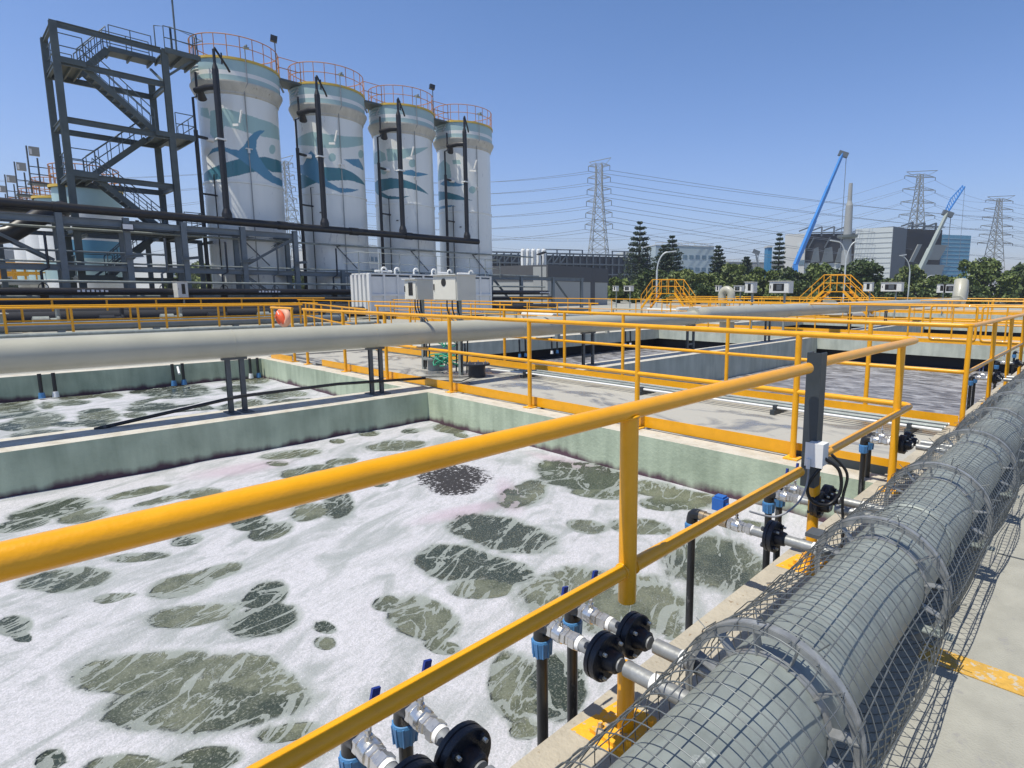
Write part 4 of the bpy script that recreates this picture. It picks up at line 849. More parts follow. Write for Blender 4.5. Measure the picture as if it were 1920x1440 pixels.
# life ring hanging on the fence
o = empty('life_ring', (-20.9, 7.9, .60), 'bleached orange life ring and jacket on the far handrail', 'life ring')
lr = MB(); R_, r_ = .38, .10
lr.tube([(R_ * math.cos(t), .0, R_ * .62 * math.sin(t)) for t in np.linspace(0, 2 * PI, 29)[:-1]], r_, 10, closed=True); lr.build('ring', M['orange_pale'], o)
MB().tube([(-.2, -.05, -.2), (-.1, -.1, 0), (0, -.12, .14), (.12, -.1, 0), (.2, -.05, -.2)], [.08, .14, .12, .14, .08], 10).build('jacket', M['orange'], o)
MB().tube(curve([(-.42, -.12, -.12), (-.2, -.16, .02), (0, -.2, .2), (.15, -.2, .1)], 12), .014, 6).build('strap', M['box_white'], o)

def instr(loc, s_, label, win): return control_box(loc, s_[0], s_[1], s_[2], label, 'box_white', win, post_h=s_[3], rz=0)
instr((-9.52, 21.5, 0), (.78, .44, .4, 1.47), 'wide white instrument box with a dark display, on the second channel', 'dial')
instr((-10.75, 21.5, 0), (.36, .42, .34, 1.47), 'narrow white instrument box left of the wide one on the second channel', 'slot')
def farbox(px, py, X=None, Y=None, s_=(.7, .42, .4), label='', win='dial'):
    P_ = on_y(px, py, Y); return control_box((P_.x, Y, 0), s_[0], s_[1], s_[2], label, 'box_white', win, post_h=P_.z - s_[1] / 2)
farbox(1152, 541, Y=37, s_=(.36, .42, .34), label='small white instrument box beside the dark grey building, left of its pair', win='slot')
farbox(1176, 541, Y=37, s_=(.7, .42, .4), label='white instrument box with dark display, right of its pair by the dark grey building')
farbox(1345, 541, Y=37, s_=(.3, .42, .34), label='small white box left of the pale bent pipe', win='slot')
farbox(1383, 541, Y=37, s_=(.6, .40, .4), label='white instrument box right of the pale bent pipe')
farbox(1627, 538, Y=37, s_=(.5, .52, .34), label='white instrument box just right of the larger yellow stair', win='slot')
farbox(1671, 538, Y=37, s_=(1.1, .52, .5), label='wide white instrument box left of the domed pipe elbow')
farbox(1765, 541, Y=50, s_=(.6, .62, .34), label='small white box nearest the domed pipe elbow', win='slot')
farbox(1782, 541, Y=50, s_=(.9, .62, .5), label='white instrument box half hidden by the domed pipe elbow')
P_ = on_x(343, 543, -33.0); control_box((-33.0, P_.y, 0), .42, .75, .8, 'white control box in front of the steel rack at the left', 'box_white', 'slot', post_h=P_.z - .37, rz=PI / 2)
# pale bent pipe far away
P_ = on_y(1362, 545, 36.5)
tag(MB().tube([(P_.x - .3, 36.5, .1), (P_.x - .32, 36.5, 1.2)] + [(P_.x - .32 + .35 * (1 - math.cos(t)), 36.5, 1.35 + .35 * math.sin(t)) for t in np.linspace(0, PI, 10)] + [(P_.x + .38, 36.5, 1.0)], .27, 16).build('bent_pipe', M['pipe_cream']), 'pale pipe bent over like a swan neck behind the rails', 'pipe')

# yellow crossover stairs
def crossover(loc, w, hh, label, d=1.2, flight=1.2):
    s = empty('crossover_stair', loc, label, 'stair', 'yellow crossover stairs over the pipes')
    P = M['yellow']; half = w / 2
    MB().box(-half, half, 0, d, hh - .05, hh).build('platform', P, s)
    for sx in (-1, 1):
        for yy in (0, d):
            MB().bar((sx * half, yy, hh), (sx * (half + flight), yy, 0.0), .05, .16).build('stringer', P, s)
            MB().tube([(sx * half, yy, hh + 1.0), (sx * (half + flight), yy, 1.0), (sx * (half + flight + .05), yy, .35)], .026, 8).tube([(sx * half, yy, hh + .5), (sx * (half + flight), yy, .5)], .022, 8).build('stair_rail', P, s)
            for t in (0, .5, 1.0): MB().tube([(sx * (half + flight * t), yy, hh * (1 - t)), (sx * (half + flight * t), yy, hh * (1 - t) + 1.0)], .024, 6).build('baluster', P, s)
        for j in range(5):
            t = (j + .5) / 5
            MB().bar((sx * (half + flight * t), 0, hh * (1 - t)), (sx * (half + flight * t), d, hh * (1 - t)), .2, .03).build('tread', M['yellow_old'], s)
    for yy in (0, d):
        MB().tube([(-half, yy, hh + 1.0), (half, yy, hh + 1.0)], .026, 8).tube([(-half, yy, hh + .5), (half, yy, hh + .5)], .022, 8).build('platform_rail', P, s)
        for j in range(4): MB().tube([(-half + w * j / 3, yy, hh), (-half + w * j / 3, yy, hh + 1)], .022, 6).build('baluster', P, s)
    return s
crossover((-24.95, 36.2, .30), 2.0, 1.15, 'far yellow crossover stair in front of a tall street lamp, left of the pine trees', flight=1.0)
cs = crossover((-13.0, 37.0, .25), 1.2, 1.35, 'larger yellow crossover stair in front of the dark round tree', flight=1.45)
cs.location = on_y(1562, 549, 37.0) ; cs.location.z = .25
# small pipework that fills the middle distance
cl = random.Random(21)
for k in range(26):
    x = cl.uniform(-30, -14.8); y = cl.uniform(8, 33); L_ = cl.uniform(1.0, 4.5)
    zz = cl.uniform(.12, .5)
    mt_ = cl.choice(['galv', 'pipe_cream', 'box_white', 'pipe_cream', 'rack'])
    if cl.random() < .5: a_, b_ = (x, y, zz), (x + L_, y, zz)
    else: a_, b_ = (x, y, zz), (x, y + L_, zz)
    t_ = MB().tube([a_, b_], cl.uniform(.05, .14), 10).box(a_[0] - .06, a_[0] + .06, a_[1] - .06, a_[1] + .06, 0.001, zz).box(b_[0] - .06, b_[0] + .06, b_[1] - .06, b_[1] + .06, 0.001, zz)
    col_ = {'galv': 'galvanized', 'pipe_cream': 'cream', 'box_white': 'white', 'rack': 'dark grey'}[mt_]
    tag(t_.build('low_pipe', M[mt_]), 'low %s pipe run on the deck beyond the basins' % col_, 'pipe', 'low %s pipes on the deck beyond the basins' % col_)

for k, (x, z, r_, m_, lab) in enumerate(((-30.2, .42, .26, 'interior_dark', 'thick black pipe lying low behind the left fences'), (-27.0, .25, .16, 'rack', 'dark grey pipe lying low between the left fences'), (-32.6, .5, .3, 'interior_dark', 'thick black pipe at the foot of the steel rack'), (-23.8, .14, .07, 'galv', 'slim grey pipe lying on the deck in front of the left fences'))):
    q = MB().tube([(x, -9, z), (x, 13 if x > -30 else 30, z)], r_, 12)
    for j in range(8): q.box(x - r_ * .6, x + r_ * .6, -8 + 2.7 * j, -7.8 + 2.7 * j, 0.001, z - r_ * .8)
    tag(q.build('deck_pipe', M[m_]), lab, 'pipe')
cl2 = random.Random(5)
for k in range(9):
    y = -3 + 1.9 * k; x = -29.4 + cl2.uniform(-.3, .6)
    e_ = empty('pump_unit', (x, y, 0), 'small dark pump unit on the deck between the left fences', 'pump', 'dark pump units between the left fences')
    MB().box(-.25, .25, -.4, .4, 0.001, .14).build('plinth', M['wall_mid'], e_)
    MB().lathe([(-.35, .12), (-.33, .19), (.10, .19), (.12, .12), (.30, .12), (.32, .2), (.38, .2)], (0, 0, .36), (0, 1, 0), 14).tube([(0, .36, .36), (0, .36, .8)], .07, 8).build('motor', M['galv' if k % 2 else 'black_iron'], e_)
# ------------------------------------------------------------------ the four tall tanks
MCOL = {'L': (0.46, 0.66, 0.66), 'D': (0.055, 0.23, 0.30), 'B': (0.10, 0.31, 0.50)}
def inpoly(px, py, poly):
    c = np.zeros(px.shape, bool); n = len(poly)
    for i in range(n):
        x0, y0 = poly[i]; x1, y1 = poly[(i + 1) % n]
        if y0 == y1: continue
        t = ((y0 > py) != (y1 > py)) & (px < (x1 - x0) * (py - y0) / (y1 - y0) + x0)
        c ^= t
    return c
def tank_body(R, z0, z1, shapes, parent, a0=-125, a1=65, step_a=0.9, step_z=.032):
    """tank wall with the mural as surface colour"""
    A = np.concatenate([np.arange(a0, a1, step_a), np.arange(a1, a0 + 360, 6.0)])
    Z = np.arange(z0, z1 + 1e-6, step_z); na, nz = len(A), len(Z)
    AA, ZZ = np.meshgrid(A, Z); col = np.ones(AA.shape + (3,))
    for k, poly in shapes:
        col[inpoly(AA, ZZ, poly)] = MCOL[k]
    th = np.radians(AA); V = np.stack([R * np.cos(th), R * np.sin(th), ZZ], -1).reshape(-1, 3)
    idx = np.arange(na * nz).reshape(nz, na); nx_ = np.roll(idx, -1, 1)
    q = np.stack([idx[:-1], nx_[:-1], nx_[1:], idx[1:]], -1).reshape(-1, 4)
    me = bpy.data.meshes.new('mural_wall'); me.from_pydata(V.tolist(), [], q.tolist()); me.materials.append(M['tank'])
    me.polygons.foreach_set('use_smooth', [True] * len(me.polygons))
    at_ = me.color_attributes.new('paint', 'FLOAT_COLOR', 'POINT'); c4 = np.ones((na * nz, 4), np.float32); c4[:, :3] = col.reshape(-1, 3)
    at_.data.foreach_set('color', c4.ravel())
    o = bpy.data.objects.new('mural_wall', me); sc.collection.objects.link(o); o.parent = parent; return o
def paint_white(o):
    me = o.data; a = me.color_attributes.new('paint', 'FLOAT_COLOR', 'POINT'); a.data.foreach_set('color', [1.0] * (4 * len(me.vertices))); return o
M['tank_band'] = mat('pale_teal_band', (0.36, 0.50, 0.51), 0.45, vary=0.06, scale=1.0)
M['tank_grey'] = mat('grime_streaked_flange', (0.52, 0.50, 0.44), 0.6, vary=0.12, scale=3, spots=(5, 0.62, (0.30, 0.25, 0.19)), stretch=(1, 1, .3))
TX, TY0, TDY = -37.81, 12.68, 5.126
def tower_tank(i, lab):
    t = empty('tower_tank', (TX, TY0 + TDY * i, 0), lab, 'tank', 'tall white mural tanks in a row')
    paint_white(MB().lathe([(0.0, 1.98), (7.35, 1.98)], (0, 0, 0), n=72, caps=False).build('lower_wall', M['tank'], t))
    tank_body(1.965, 7.35, 11.95, MURAL[i], t)
    paint_white(MB().lathe([(7.30, 1.985), (7.32, 2.02), (7.42, 2.02), (7.44, 1.97)], (0, 0, 0), n=72, caps=False).build('seam_ring', M['tank'], t))
    MB().lathe([(11.85, 1.975), (11.93, 2.03), (12.0, 2.03), (12.3, 2.19), (12.42, 2.24), (12.5, 2.24), (12.5, 2.14)], (0, 0, 0), n=72, caps=False).build('flange_ring', M['tank_grey'], t)
    b = MB()
    for j in range(48):
        a = 2 * PI * j / 48; c, s = math.cos(a), math.sin(a)
        b.bar((2.03 * c, 2.03 * s, 12.06), (2.235 * c, 2.235 * s, 12.44), .03, .10, (-s, c, 0))
    b.build('gusset_ribs', M['tank_grey'], t)
    mb = MB()
    for z0, z1, k in ((12.5, 12.78, 0), (12.78, 13.0, 1), (13.0, 13.26, 0), (13.26, 13.5, 0), (13.5, 13.56, 0)):
        mb.k = k; mb.lathe([(z0, 2.14), (z1, 2.14)], (0, 0, 0), n=72, caps=False)
    mb.build('upper_band', [M['tank_band'], M['white_tank']], t)
    arcs = MB()  # white arcs paint the sun patches between the platform's shadows
    for j in range(5):
        arcs.tube([(2.15 * math.cos(a), 2.15 * math.sin(a), 12.62 + .17 * j + .12 * math.sin((a + 1.9) * 3.4)) for a in np.linspace(-1.9, -1.25, 10)], .022, 5)
    arcs.build('painted_arcs', M['white_tank'], t)
    MB().lathe([(13.56, 2.10), (13.56, 2.20), (13.68, 2.20), (13.68, 0.1)], (0, 0, 0), n=72, caps=False).build('deck', M['tank_deck'], t)
    nx = 22
    MB().tube([(2.12 * math.cos(a), 2.12 * math.sin(a), 14.78) for a in np.linspace(0, 2 * PI, 61)[:-1]], .026, 6, closed=True).build('top_rail', M['tank_rail'], t)
    MB().tube([(2.12 * math.cos(a), 2.12 * math.sin(a), 14.24) for a in np.linspace(0, 2 * PI, 61)[:-1]], .022, 6, closed=True).build('mid_rail', M['tank_rail'], t)
    for j in range(nx):
        a = 2 * PI * (j + .3) / nx; c, s = math.cos(a) * 2.12, math.sin(a) * 2.12
        MB().tube([(c, s, 13.68), (c, s, 14.77)], .022, 5, cap=False).build('rail_post', M['tank_rail'], t)
    # thin gas line with a small hooded vent down the front
    a = math.radians(-6); c, s = math.cos(a), math.sin(a)
    MB().tube([(2.22 * c, 2.22 * s, 14.3), (2.24 * c, 2.24 * s, 12.55), (2.26 * c, 2.26 * s, 12.45), (2.03 * c, 2.03 * s - .12, 12.1), (2.03 * c, 2.03 * s - .12, 9.0), (2.03 * c, 2.03 * s - .12, 1.5)], .028, 6).build('gas_line', M['galv_pipe'], t)
    MB().box(2.15 * c - .1, 2.15 * c + .35, 2.15 * s - .04, 2.15 * s + .04, 14.25, 14.32).box(2.2 * c + .1, 2.2 * c + .3, 2.2 * s - .12, 2.2 * s + .12, 14.14, 14.22).build('vent_hood', M['galv'], t)
    MB().box(2.0, 2.12, s * 2 - .28, s * 2 + .04, 9.1, 9.14).box(2.0, 2.1, s * 2 - .18, s * 2 - .08, 8.9, 9.1).build('line_bracket', M['white_mount'], t)
    # small pipe bracket under the seam
    a2 = math.radians(-62); c2, s2 = 2.05 * math.cos(a2), 2.05 * math.sin(a2)
    MB().tube([(c2, s2, 1.2), (c2, s2, 7.7), (c2 + .35, s2 + .75, 7.75)], .03, 6).box(c2, c2 + .5, s2 + .3, s2 + .36, 6.2, 6.26).tube([(c2 + .2, s2 + .35, 1.2), (c2 + .2, s2 + .35, 4.7)], .025, 6).build('sample_line', M['black_paint'], t)
    MB().box(1.9, 2.45, -.9, -.85, 4.2, 4.28).bar((2.0, -.9, 4.2), (2.3, .2, 2.9), .06).build('pipe_bracket', M['support'], t)
    if i in (0, 2):
        a = math.radians(52); c, s = 2.12 * math.cos(a), 2.12 * math.sin(a)
        MB().tube([(c, s, 13.7), (c, s, 15.35)], .03, 6).build('lamp_mast', M['support'], t)
        MB().bar((c - .05, s - .2, 15.5), (c + .05, s + .12, 15.45), .28, .3).build('floodlight', M['black_iron'], t)
    # light-coloured prop beside the riser
    MB().bar((2.1, -1.05, 10.2), (2.75, -1.0, 10.1), .05, .12).bar((2.2, -.75, 10.35), (2.45, -.7, 10.95), .06, .10).build('riser_bracket', M['white_mount'], t)
    return t
NM = ['nearest', 'second', 'third', 'farthest']
for i in range(4):
    tower_tank(i, NM[i] + ' of the four tall white tanks, ' + ['with a blue whale tail and rust-orange rail', 'with a blue fin cut by its black riser', 'with one dark teal wave and two pale discs', 'with faded mural and thin teal stripes, rightmost'][i])
for i in range(3):
    y = TY0 + TDY * (i + .5)
    b = empty('tank_bridge', (TX, y, 13.62), 'short walkway bridging the ' + ['nearest and second', 'second and third', 'third and farthest'][i] + ' tall tanks', 'walkway', 'bridges between the tall tanks')
    MB().box(-.5, .9, -.75, .75, -.12, 0).build('deck', M['tower'], b)
    MB().tube([(.9, -.6, 0), (.9, -.6, 1.1), (.9, .6, 1.1), (.9, .6, 0)], .03, 6).tube([(.9, -.6, .55), (.9, .6, .55)], .025, 6).build('side_rail', M['tank_rail'], b)
    MB().bar((.6, -.6, -.1), (.6, -.3, -.7), .08).bar((.6, .6, -.1), (.6, .3, -.7), .08).build('strut', M['wall_mid'], b)

# black risers and header
o = empty('black_header', (-34.8, 0, 5.09), 'long black horizontal pipe lying along the top of the steel rack', 'pipe')
MB().lathe([(-12, .2), (26.9, .2)], (0, 0, 0), (0, 1, 0), 16).build('pipe_barrel', M['black_paint'], o)
for y in (3.95, 13.2, 17.3, 21.0): MB().lathe([(-.02, .23), (.5, .23)], (0, y, 0), (0, 1, 0), 16).build('collar', M['black_paint'], o)
for i in range(4):
    y = 10.72 + 5.07 * i
    r_ = empty('black_riser', (-34.8, y, 5.1), 'black vertical pipe standing in front of the ' + NM[i] + ' tall tank', 'pipe', 'black risers in front of the tall tanks')
    MB().lathe([(0, .15), (7.4, .15)], (0, 0, 0), n=14).lathe([(0.1, .24), (.35, .24), (.6, .16)], (0, 0, 0), n=14).build('pipe_barrel', M['black_paint'], r_)
    MB().lathe([(7.4, .15), (7.7, .07), (8.35, .07)], (0, 0, 0), n=12).tube([(0, 0, 8.3), (-.03, .05, 8.45), (-.6, .75, 7.85), (-.75, .9, 7.7)], .055, 8).box(-.66, -.60, .5, .56, 7.95, 8.5).build('neck', M['black_paint'], r_)
    MB().tube([(0, 0, 6.6), (-.5, -.3, 6.6), (-1.2, -.6, 6.5)], .15, 10).tube([(-.9, -.5, 6.55), (-1.3, -.3, 6.2)], [.12, .22], 10).build('side_branch', M['black_paint'], r_)
    MB().box(-.2, .2, -.22, .22, 4.0, 4.08).build('clamp', M['white_mount'], r_)
for i in range(4):
    y = TY0 + TDY * i - 2.55
    r_ = empty('thin_riser', (-36.6, y, 0), 'thin black pipe rising left of the ' + NM[i] + ' tall tank', 'pipe', 'thin black pipes between the tall tanks')
    MB().tube([(0, 0, 0), (0, 0, 9.8)], .10, 8).tube([(0, 0, 9.8), (0, 0, 11.4), (0, .22, 11.5), (0, .22, 12.7)], .06, 8).build('pipe_barrel', M['black_paint'], r_)
    MB().tube([(0, 0, 9.5), (-.2, .75, 9.5)], .08, 8).tube([(0, 0, 6.6), (-.2, .8, 6.6)], .05, 8).build('side_branch', M['black_paint'], r_)
    MB().tube([(-.2, .5, 9.5), (-.2, .85, 9.5)], .13, 8).build('collar', M['white_mount'], r_)

# ------------------------------------------------------------------ steel pipe rack
o = empty('pipe_rack', (-34.8, 4, 0), 'grey steel pipe rack with diagonal bracing in front of the stair tower and tanks', 'pipe rack')
FY = [-6.5, -4.0, -1.2, 1.6, 4.1, 6.45, 8.72, 11.38, 14.05]; RX = -1.15
for y in FY:
    MB().ibeam((0, y - 4, 0), (0, y - 4, 4.85), .24, .24, .03, (1, 0, 0)).build('column', M['rack'], o)
    MB().ibeam((RX, y - 4.0, 0), (RX, y - 4.0, 4.6), .22, .22, .03, (1, 0, 0)).build('column', M['rack'], o)
    MB().ibeam((0, y - 4, 4.52), (RX, y - 4, 4.52), .12, .14, .02).ibeam((0, y - 4, 2.5), (RX, y - 4, 2.5), .12, .14, .02).build('cross_beam', M['rack'], o)
for (a, b_) in zip(FY[:-1], FY[1:]):
    for x in (0, RX):
        MB().ibeam((x, a - 3.87, 4.55), (x, b_ - 4.13, 4.55), .16, .28, .03).build('beam', M['rack'], o)
        MB().ibeam((x, a - 3.87, 2.50), (x, b_ - 4.13, 2.50), .16, .24, .03).build('beam', M['rack'], o)
for x in (0, RX):
    MB().ibeam((x, 7.5, 2.9), (x, 9.95, 4.4), .12, .12, .02).build('brace', M['rack'], o)
    MB().ibeam((x, 7.5, 2.2), (x, 9.2, .9), .12, .12, .02).build('brace', M['rack'], o)
    MB().ibeam((x, -2.3, 2.9), (x, -5.0, 4.4), .12, .12, .02).build('brace', M['rack'], o)
    MB().ibeam((x, -2.6, 4.3), (x, -.2, 2.8), .12, .12, .02).build('brace', M['rack'], o)
for y in FY[5:]: MB().ibeam((0.2, y - 4.2, 3.05), (0.2, y - 3.5, 3.15), .2, .14, .03).build('bracket', M['rack'], o)
o3 = empty('pipe_rack', (-38.6, -6, 0), 'second row of grey rack frames standing behind the stair tower feet', 'pipe rack')
for y in (-6, -3.2, -.4, 2.4, 5.2, 8.0, 10.4):
    MB().ibeam((0, y + 6, 0), (0, y + 6, 4.3), .2, .2, .03, (1, 0, 0)).build('column', M['rack'], o3)
    MB().ibeam((0, y + 6.1, 4.1), (1.9, y + 6.1, 4.1), .1, .14, .02).build('cross_beam', M['rack'], o3)
for z in (4.2,): MB().ibeam((0, 0, z), (0, 16.4, z), .14, .2, .03).build('beam', M['rack'], o3)
for y in (0, 5.6, 11.2): MB().ibeam((0, y, 1.8), (0, y + 2.7, 4.1), .1, .1, .02).build('brace', M['rack'], o3)
for k, (x, z, r_, m_, y0, y1, lab) in enumerate(((-35.5, 3.25, .05, 'rack', -8, 8, 'slim grey pipe hung under the top rack beam'), (-35.6, 1.2, .10, 'galv', -8, 26, 'bright pipe at the back of the rack near the ground'), (-34.4, .75, .09, 'rack', -8, 28, 'grey pipe at knee height along the rack'), (-36.3, 4.75, .12, 'black_paint', -8, 8.5, 'black pipe crossing the rack top behind the header'))):
    q = MB().tube([(x, y0, z), (x, y1, z)], r_, 10)
    for j in range(6): y_ = y0 + (y1 - y0) * (j + .5) / 6; q.lathe([(0, r_ * 1.5), (.12, r_ * 1.5)], (x, y_, z), (0, 1, 0), 10)
    tag(q.build('rack_pipe', M[m_]), lab, 'pipe')
for k, y in enumerate((-1.5, 3.3, 7.6, 10.2, 12.7, 16.0)):
    q = MB().tube([(-34.55, y, .2), (-34.55, y, 2.3), (-34.55, y + .25, 2.45), (-34.55, y + .25, 4.0)], .05, 8).box(-34.62, -34.46, y - .14, y + .14, 1.1, 1.4).tube([(-34.42, y + .16 * math.cos(t), 1.62 + .16 * math.sin(t)) for t in np.linspace(0, 2 * PI, 13)[:-1]], .02, 5, closed=True)
    tag(q.build('valve_riser', M['black_iron' if k % 2 else 'support']), 'small dark valve riser on the front of the steel rack', 'valve', 'small valve risers on the front of the rack')
o2 = empty('low_rack', (-34.8, 14.1, 0), 'lower run of the steel rack between the tall tanks and the white tank', 'pipe rack')
for y in (16.7, 19.4, 22.2, 25, 28, 31, 34.5, 38): MB().ibeam((0, y - 14.1, 0), (0, y - 14.1, 2.75), .22, .22, .03, (1, 0, 0)).build('column', M['rack'], o2)
MB().ibeam((0, .13, 2.5), (0, 24.2, 2.62), .16, .24, .03).build('beam', M['rack'], o2)
MB().ibeam((RX, .13, 2.5), (RX, 24.2, 2.62), .16, .24, .03).build('beam', M['rack'], o2)
for y in (28.3, 34.8): MB().ibeam((0, y - 14.1, 2.4), (0, y - 12.6, .9), .12, .12, .02).build('brace', M['rack'], o2)
for k, (x, z, r_, mt_, lab) in enumerate(((-34.2, 1.86, .06, 'galv', 'thin bright galvanized pipe running along the front of the rack'), (-33.9, 1.42, .17, 'black_paint', 'thick black pipe low along the front of the rack'),
        (-34.9, 2.72, .045, 'galv', 'slim pale pipe lying on the middle beam of the rack'), (-35.6, 4.25, .06, 'galv', 'slim pale pipe under the top beams of the rack'), (-33.5, 1.0, .15, 'interior_dark', 'dark pipe lowest along the front of the rack'))):
    tag(MB().tube([(x, -8, z), (x, 33, z + .05)], r_, 10).build('rack_pipe', M[mt_]), lab, 'pipe')
for k, y in enumerate((4.3, 11.6, 17.3, 32)):
    q = MB()
    for j in range(7): q.box(-33.72, -33.715, y + j * .16, y + j * .16 + .10, 1.42, 1.50 + .02 * (j % 2))
    tag(q.build('pipe_marking', M['sticker']), 'row of small white marks on the black pipe, ' + NM[k] + ' from the left', 'marking', 'white marks on the low black pipe')
fl = empty('floodlight', (-34.5, 6.45, 4.45), 'small floodlight on the rack column in front of the stair tower', 'floodlight')
MB().box(-.06, .06, -.22, .22, -.22, .10).build('lamp_body', M['black_iron'], fl); MB().box(.061, .07, -.19, .19, -.14, .08).build('lens', M['sticker'], fl)
tag(MB().tube([(-36.4, -8, 4.15), (-36.2, 1.4, 3.6), (-36.0, 2.6, 3.9), (-36, 3.6, 4.7), (-37.5, 4.6, 5.3)], .38, 14).build('black_duct', M['black_paint']), 'fat black duct bending up behind the left end of the rack', 'pipe')
tag(MB().tube([(-38.0, -6, 5.2), (-38.0, 3.2, 5.3), (-37.8, 4.4, 5.35)], .28, 12).build('black_duct', M['black_paint']), 'black duct above the rack at the far left', 'pipe')
for k, y in enumerate((17.2, 21.2)):
    q = MB().tube([(-34.0, y + .35 * math.cos(t), 2.1 + .35 * math.sin(t)) for t in np.linspace(0, 2 * PI, 17)[:-1]], .035, 6, closed=True).bar((-34, y - .35, 2.1), (-34, y + .35, 2.1), .04).bar((-34, y, 1.75), (-34, y, 2.4), .04).lathe([(0, .2), (.25, .2)], (-34.2, y, 1.45), (0, 1, 0), 12)
    tag(q.build('hand_wheel', M['black_iron']), ['black valve hand wheel on the low rack pipe left of the white tank', 'black valve hand wheel on the low rack pipe at the white tank'][k], 'valve')

# ------------------------------------------------------------------ stair tower
o = empty('stair_tower', (-36.2, 4.85, 0), 'tall dark steel stair tower left of the tall tanks', 'stair tower')
X1, Y1 = -2.8, 4.1
T = M['tower']; TR = M['tower_rail']
for x in (0, X1):
    for y in (0, Y1):
        MB().ibeam((x, y, 0), (x, y, 13.3 if not (x == X1 and y == Y1) else 12.4), .26, .26, .035, (1, 0, 0)).build('column', T, o)
for z in (13.2, 11.62, 9.15, 6.72, 4.3, 2.0):
    for x in (0, X1):
        if z > 13 and x == X1: continue
        MB().ibeam((x, .14, z), (x, Y1 - .14, z), .14, .26, .03).build('beam', T, o)
    for y in (0, Y1):
        if z > 13 and y == Y1: continue
        MB().ibeam((-.14, y, z), (X1 + .14, y, z), .12, .24, .03).build('beam', T, o)
def tread_flight(xc, ya, za, yb, zb, w=.85):
    f = MB().bar((xc - w / 2, ya, za), (xc - w / 2, yb, zb), .05, .26).bar((xc + w / 2, ya, za), (xc + w / 2, yb, zb), .05, .26)
    fo = f.build('stair_flight', T, o); n = int(abs(za - zb) / .21); t = MB()
    for j in range(1, n):
        q = j / n; y = ya + (yb - ya) * q; z = za + (zb - za) * q
        t.box(xc - w / 2 + .03, xc + w / 2 - .03, y - .13, y + .13, z - .015, z + .015)
    t.build('treads', M['rack'], fo)
    for xx in (xc - w / 2, xc + w / 2):
        MB().tube([(xx, ya, za + .1), (xx, ya, za + 1.05), (xx, yb, zb + 1.05), (xx, yb, zb + .1)], .026, 6).tube([(xx, ya, za + .6), (xx, yb, zb + .6)], .02, 6).build('stair_rail', TR, o)
        h = MB()
        for j in range(1, 5): q = j / 5; y = ya + (yb - ya) * q; z = za + (zb - za) * q; h.tube([(xx, y, z), (xx, y, z + 1.05)], .02, 5)
        h.build('balusters', TR, o)
def landing(y0, y1, z, sides, x0=.1, x1=X1 - .1):
    l = MB().box(x1, x0, y0, y1, z - .04, z); 
    for yy in np.linspace(y0 + .1, y1 - .1, 3): l.bar((x0, yy, z - .12), (x1, yy, z - .12), .06, .14)
    lo = l.build('landing', T, o)
    MB().bar((x0 + .02, y0, z - .05), (x0 + .02, y1, z - .05), .04, .24).build('edge_beam', T, o)
    r_ = MB()
    for (a, b_) in sides:
        a = Vector((*a, z)); b_ = Vector((*b_, z)); n = max(1, int((b_ - a).length / .8))
        for hz in (.55, 1.08): r_.tube([a + Vector((0, 0, hz)), b_ + Vector((0, 0, hz))], .024, 6)
        for j in range(n + 1): p = a + (b_ - a) * j / n; r_.tube([p, p + Vector((0, 0, 1.08))], .022, 5)
        r_.bar(a + Vector((0, 0, .06)), b_ + Vector((0, 0, .06)), .012, .1)
    r_.build('landing_rail', TR, o)
xf, xb = -.6, X1 + .6
landing(0.1, 1.0, 11.75, [((.05, .1), (.05, .95)), ((X1, .1), (X1, .95)), ((.05, .05), (X1, .05))])
landing(3.4, 5.1, 9.28, [((.1, 5.1), (X1, 5.1)), ((.1, 4.3), (.1, 5.1))])
landing(0.1, 1.0, 6.85, [((.05, .1), (.05, .95)), ((X1, .1), (X1, .95)), ((.05, .05), (X1, .05))])
landing(3.4, 5.1, 4.42, [((.1, 5.1), (X1, 5.1)), ((.1, 4.3), (.1, 5.1))])
landing(0.1, 1.3, 2.1, [((.05, .1), (.05, 1.2)), ((.05, .05), (X1, .05))])
tread_flight(xf, 1.0, 11.62, 3.5, 9.30)
tread_flight(xb, .9, 6.9, 3.4, 9.22)
tread_flight(xf, 1.0, 6.72, 3.5, 4.45)
tread_flight(xb, 1.3, 2.15, 3.4, 4.35)
tread_flight(xb, 1.0, 11.8, 2.2, 13.2)
landing(2.2, 4.1, 13.25, [((X1 + .1, 2.2), (X1 + .1, 4.1)), ((X1 + 1.1, 2.3), (X1 + 1.1, 4.0))], x0=-1.6)
landing(4.1, 5.6, 13.25, [((.2, 4.1), (.2, 5.5)), ((.2, 5.5), (-.4, 5.6))], x0=.25, x1=-2.2)
MB().bar((.1, 4.2, 12.1), (.1, 5.3, 13.1), .1).build('brace', T, o)
MB().bar((.0, 4.1, 11.6), (-2.7, 4.1, 13.0), .1).build('brace', T, o)
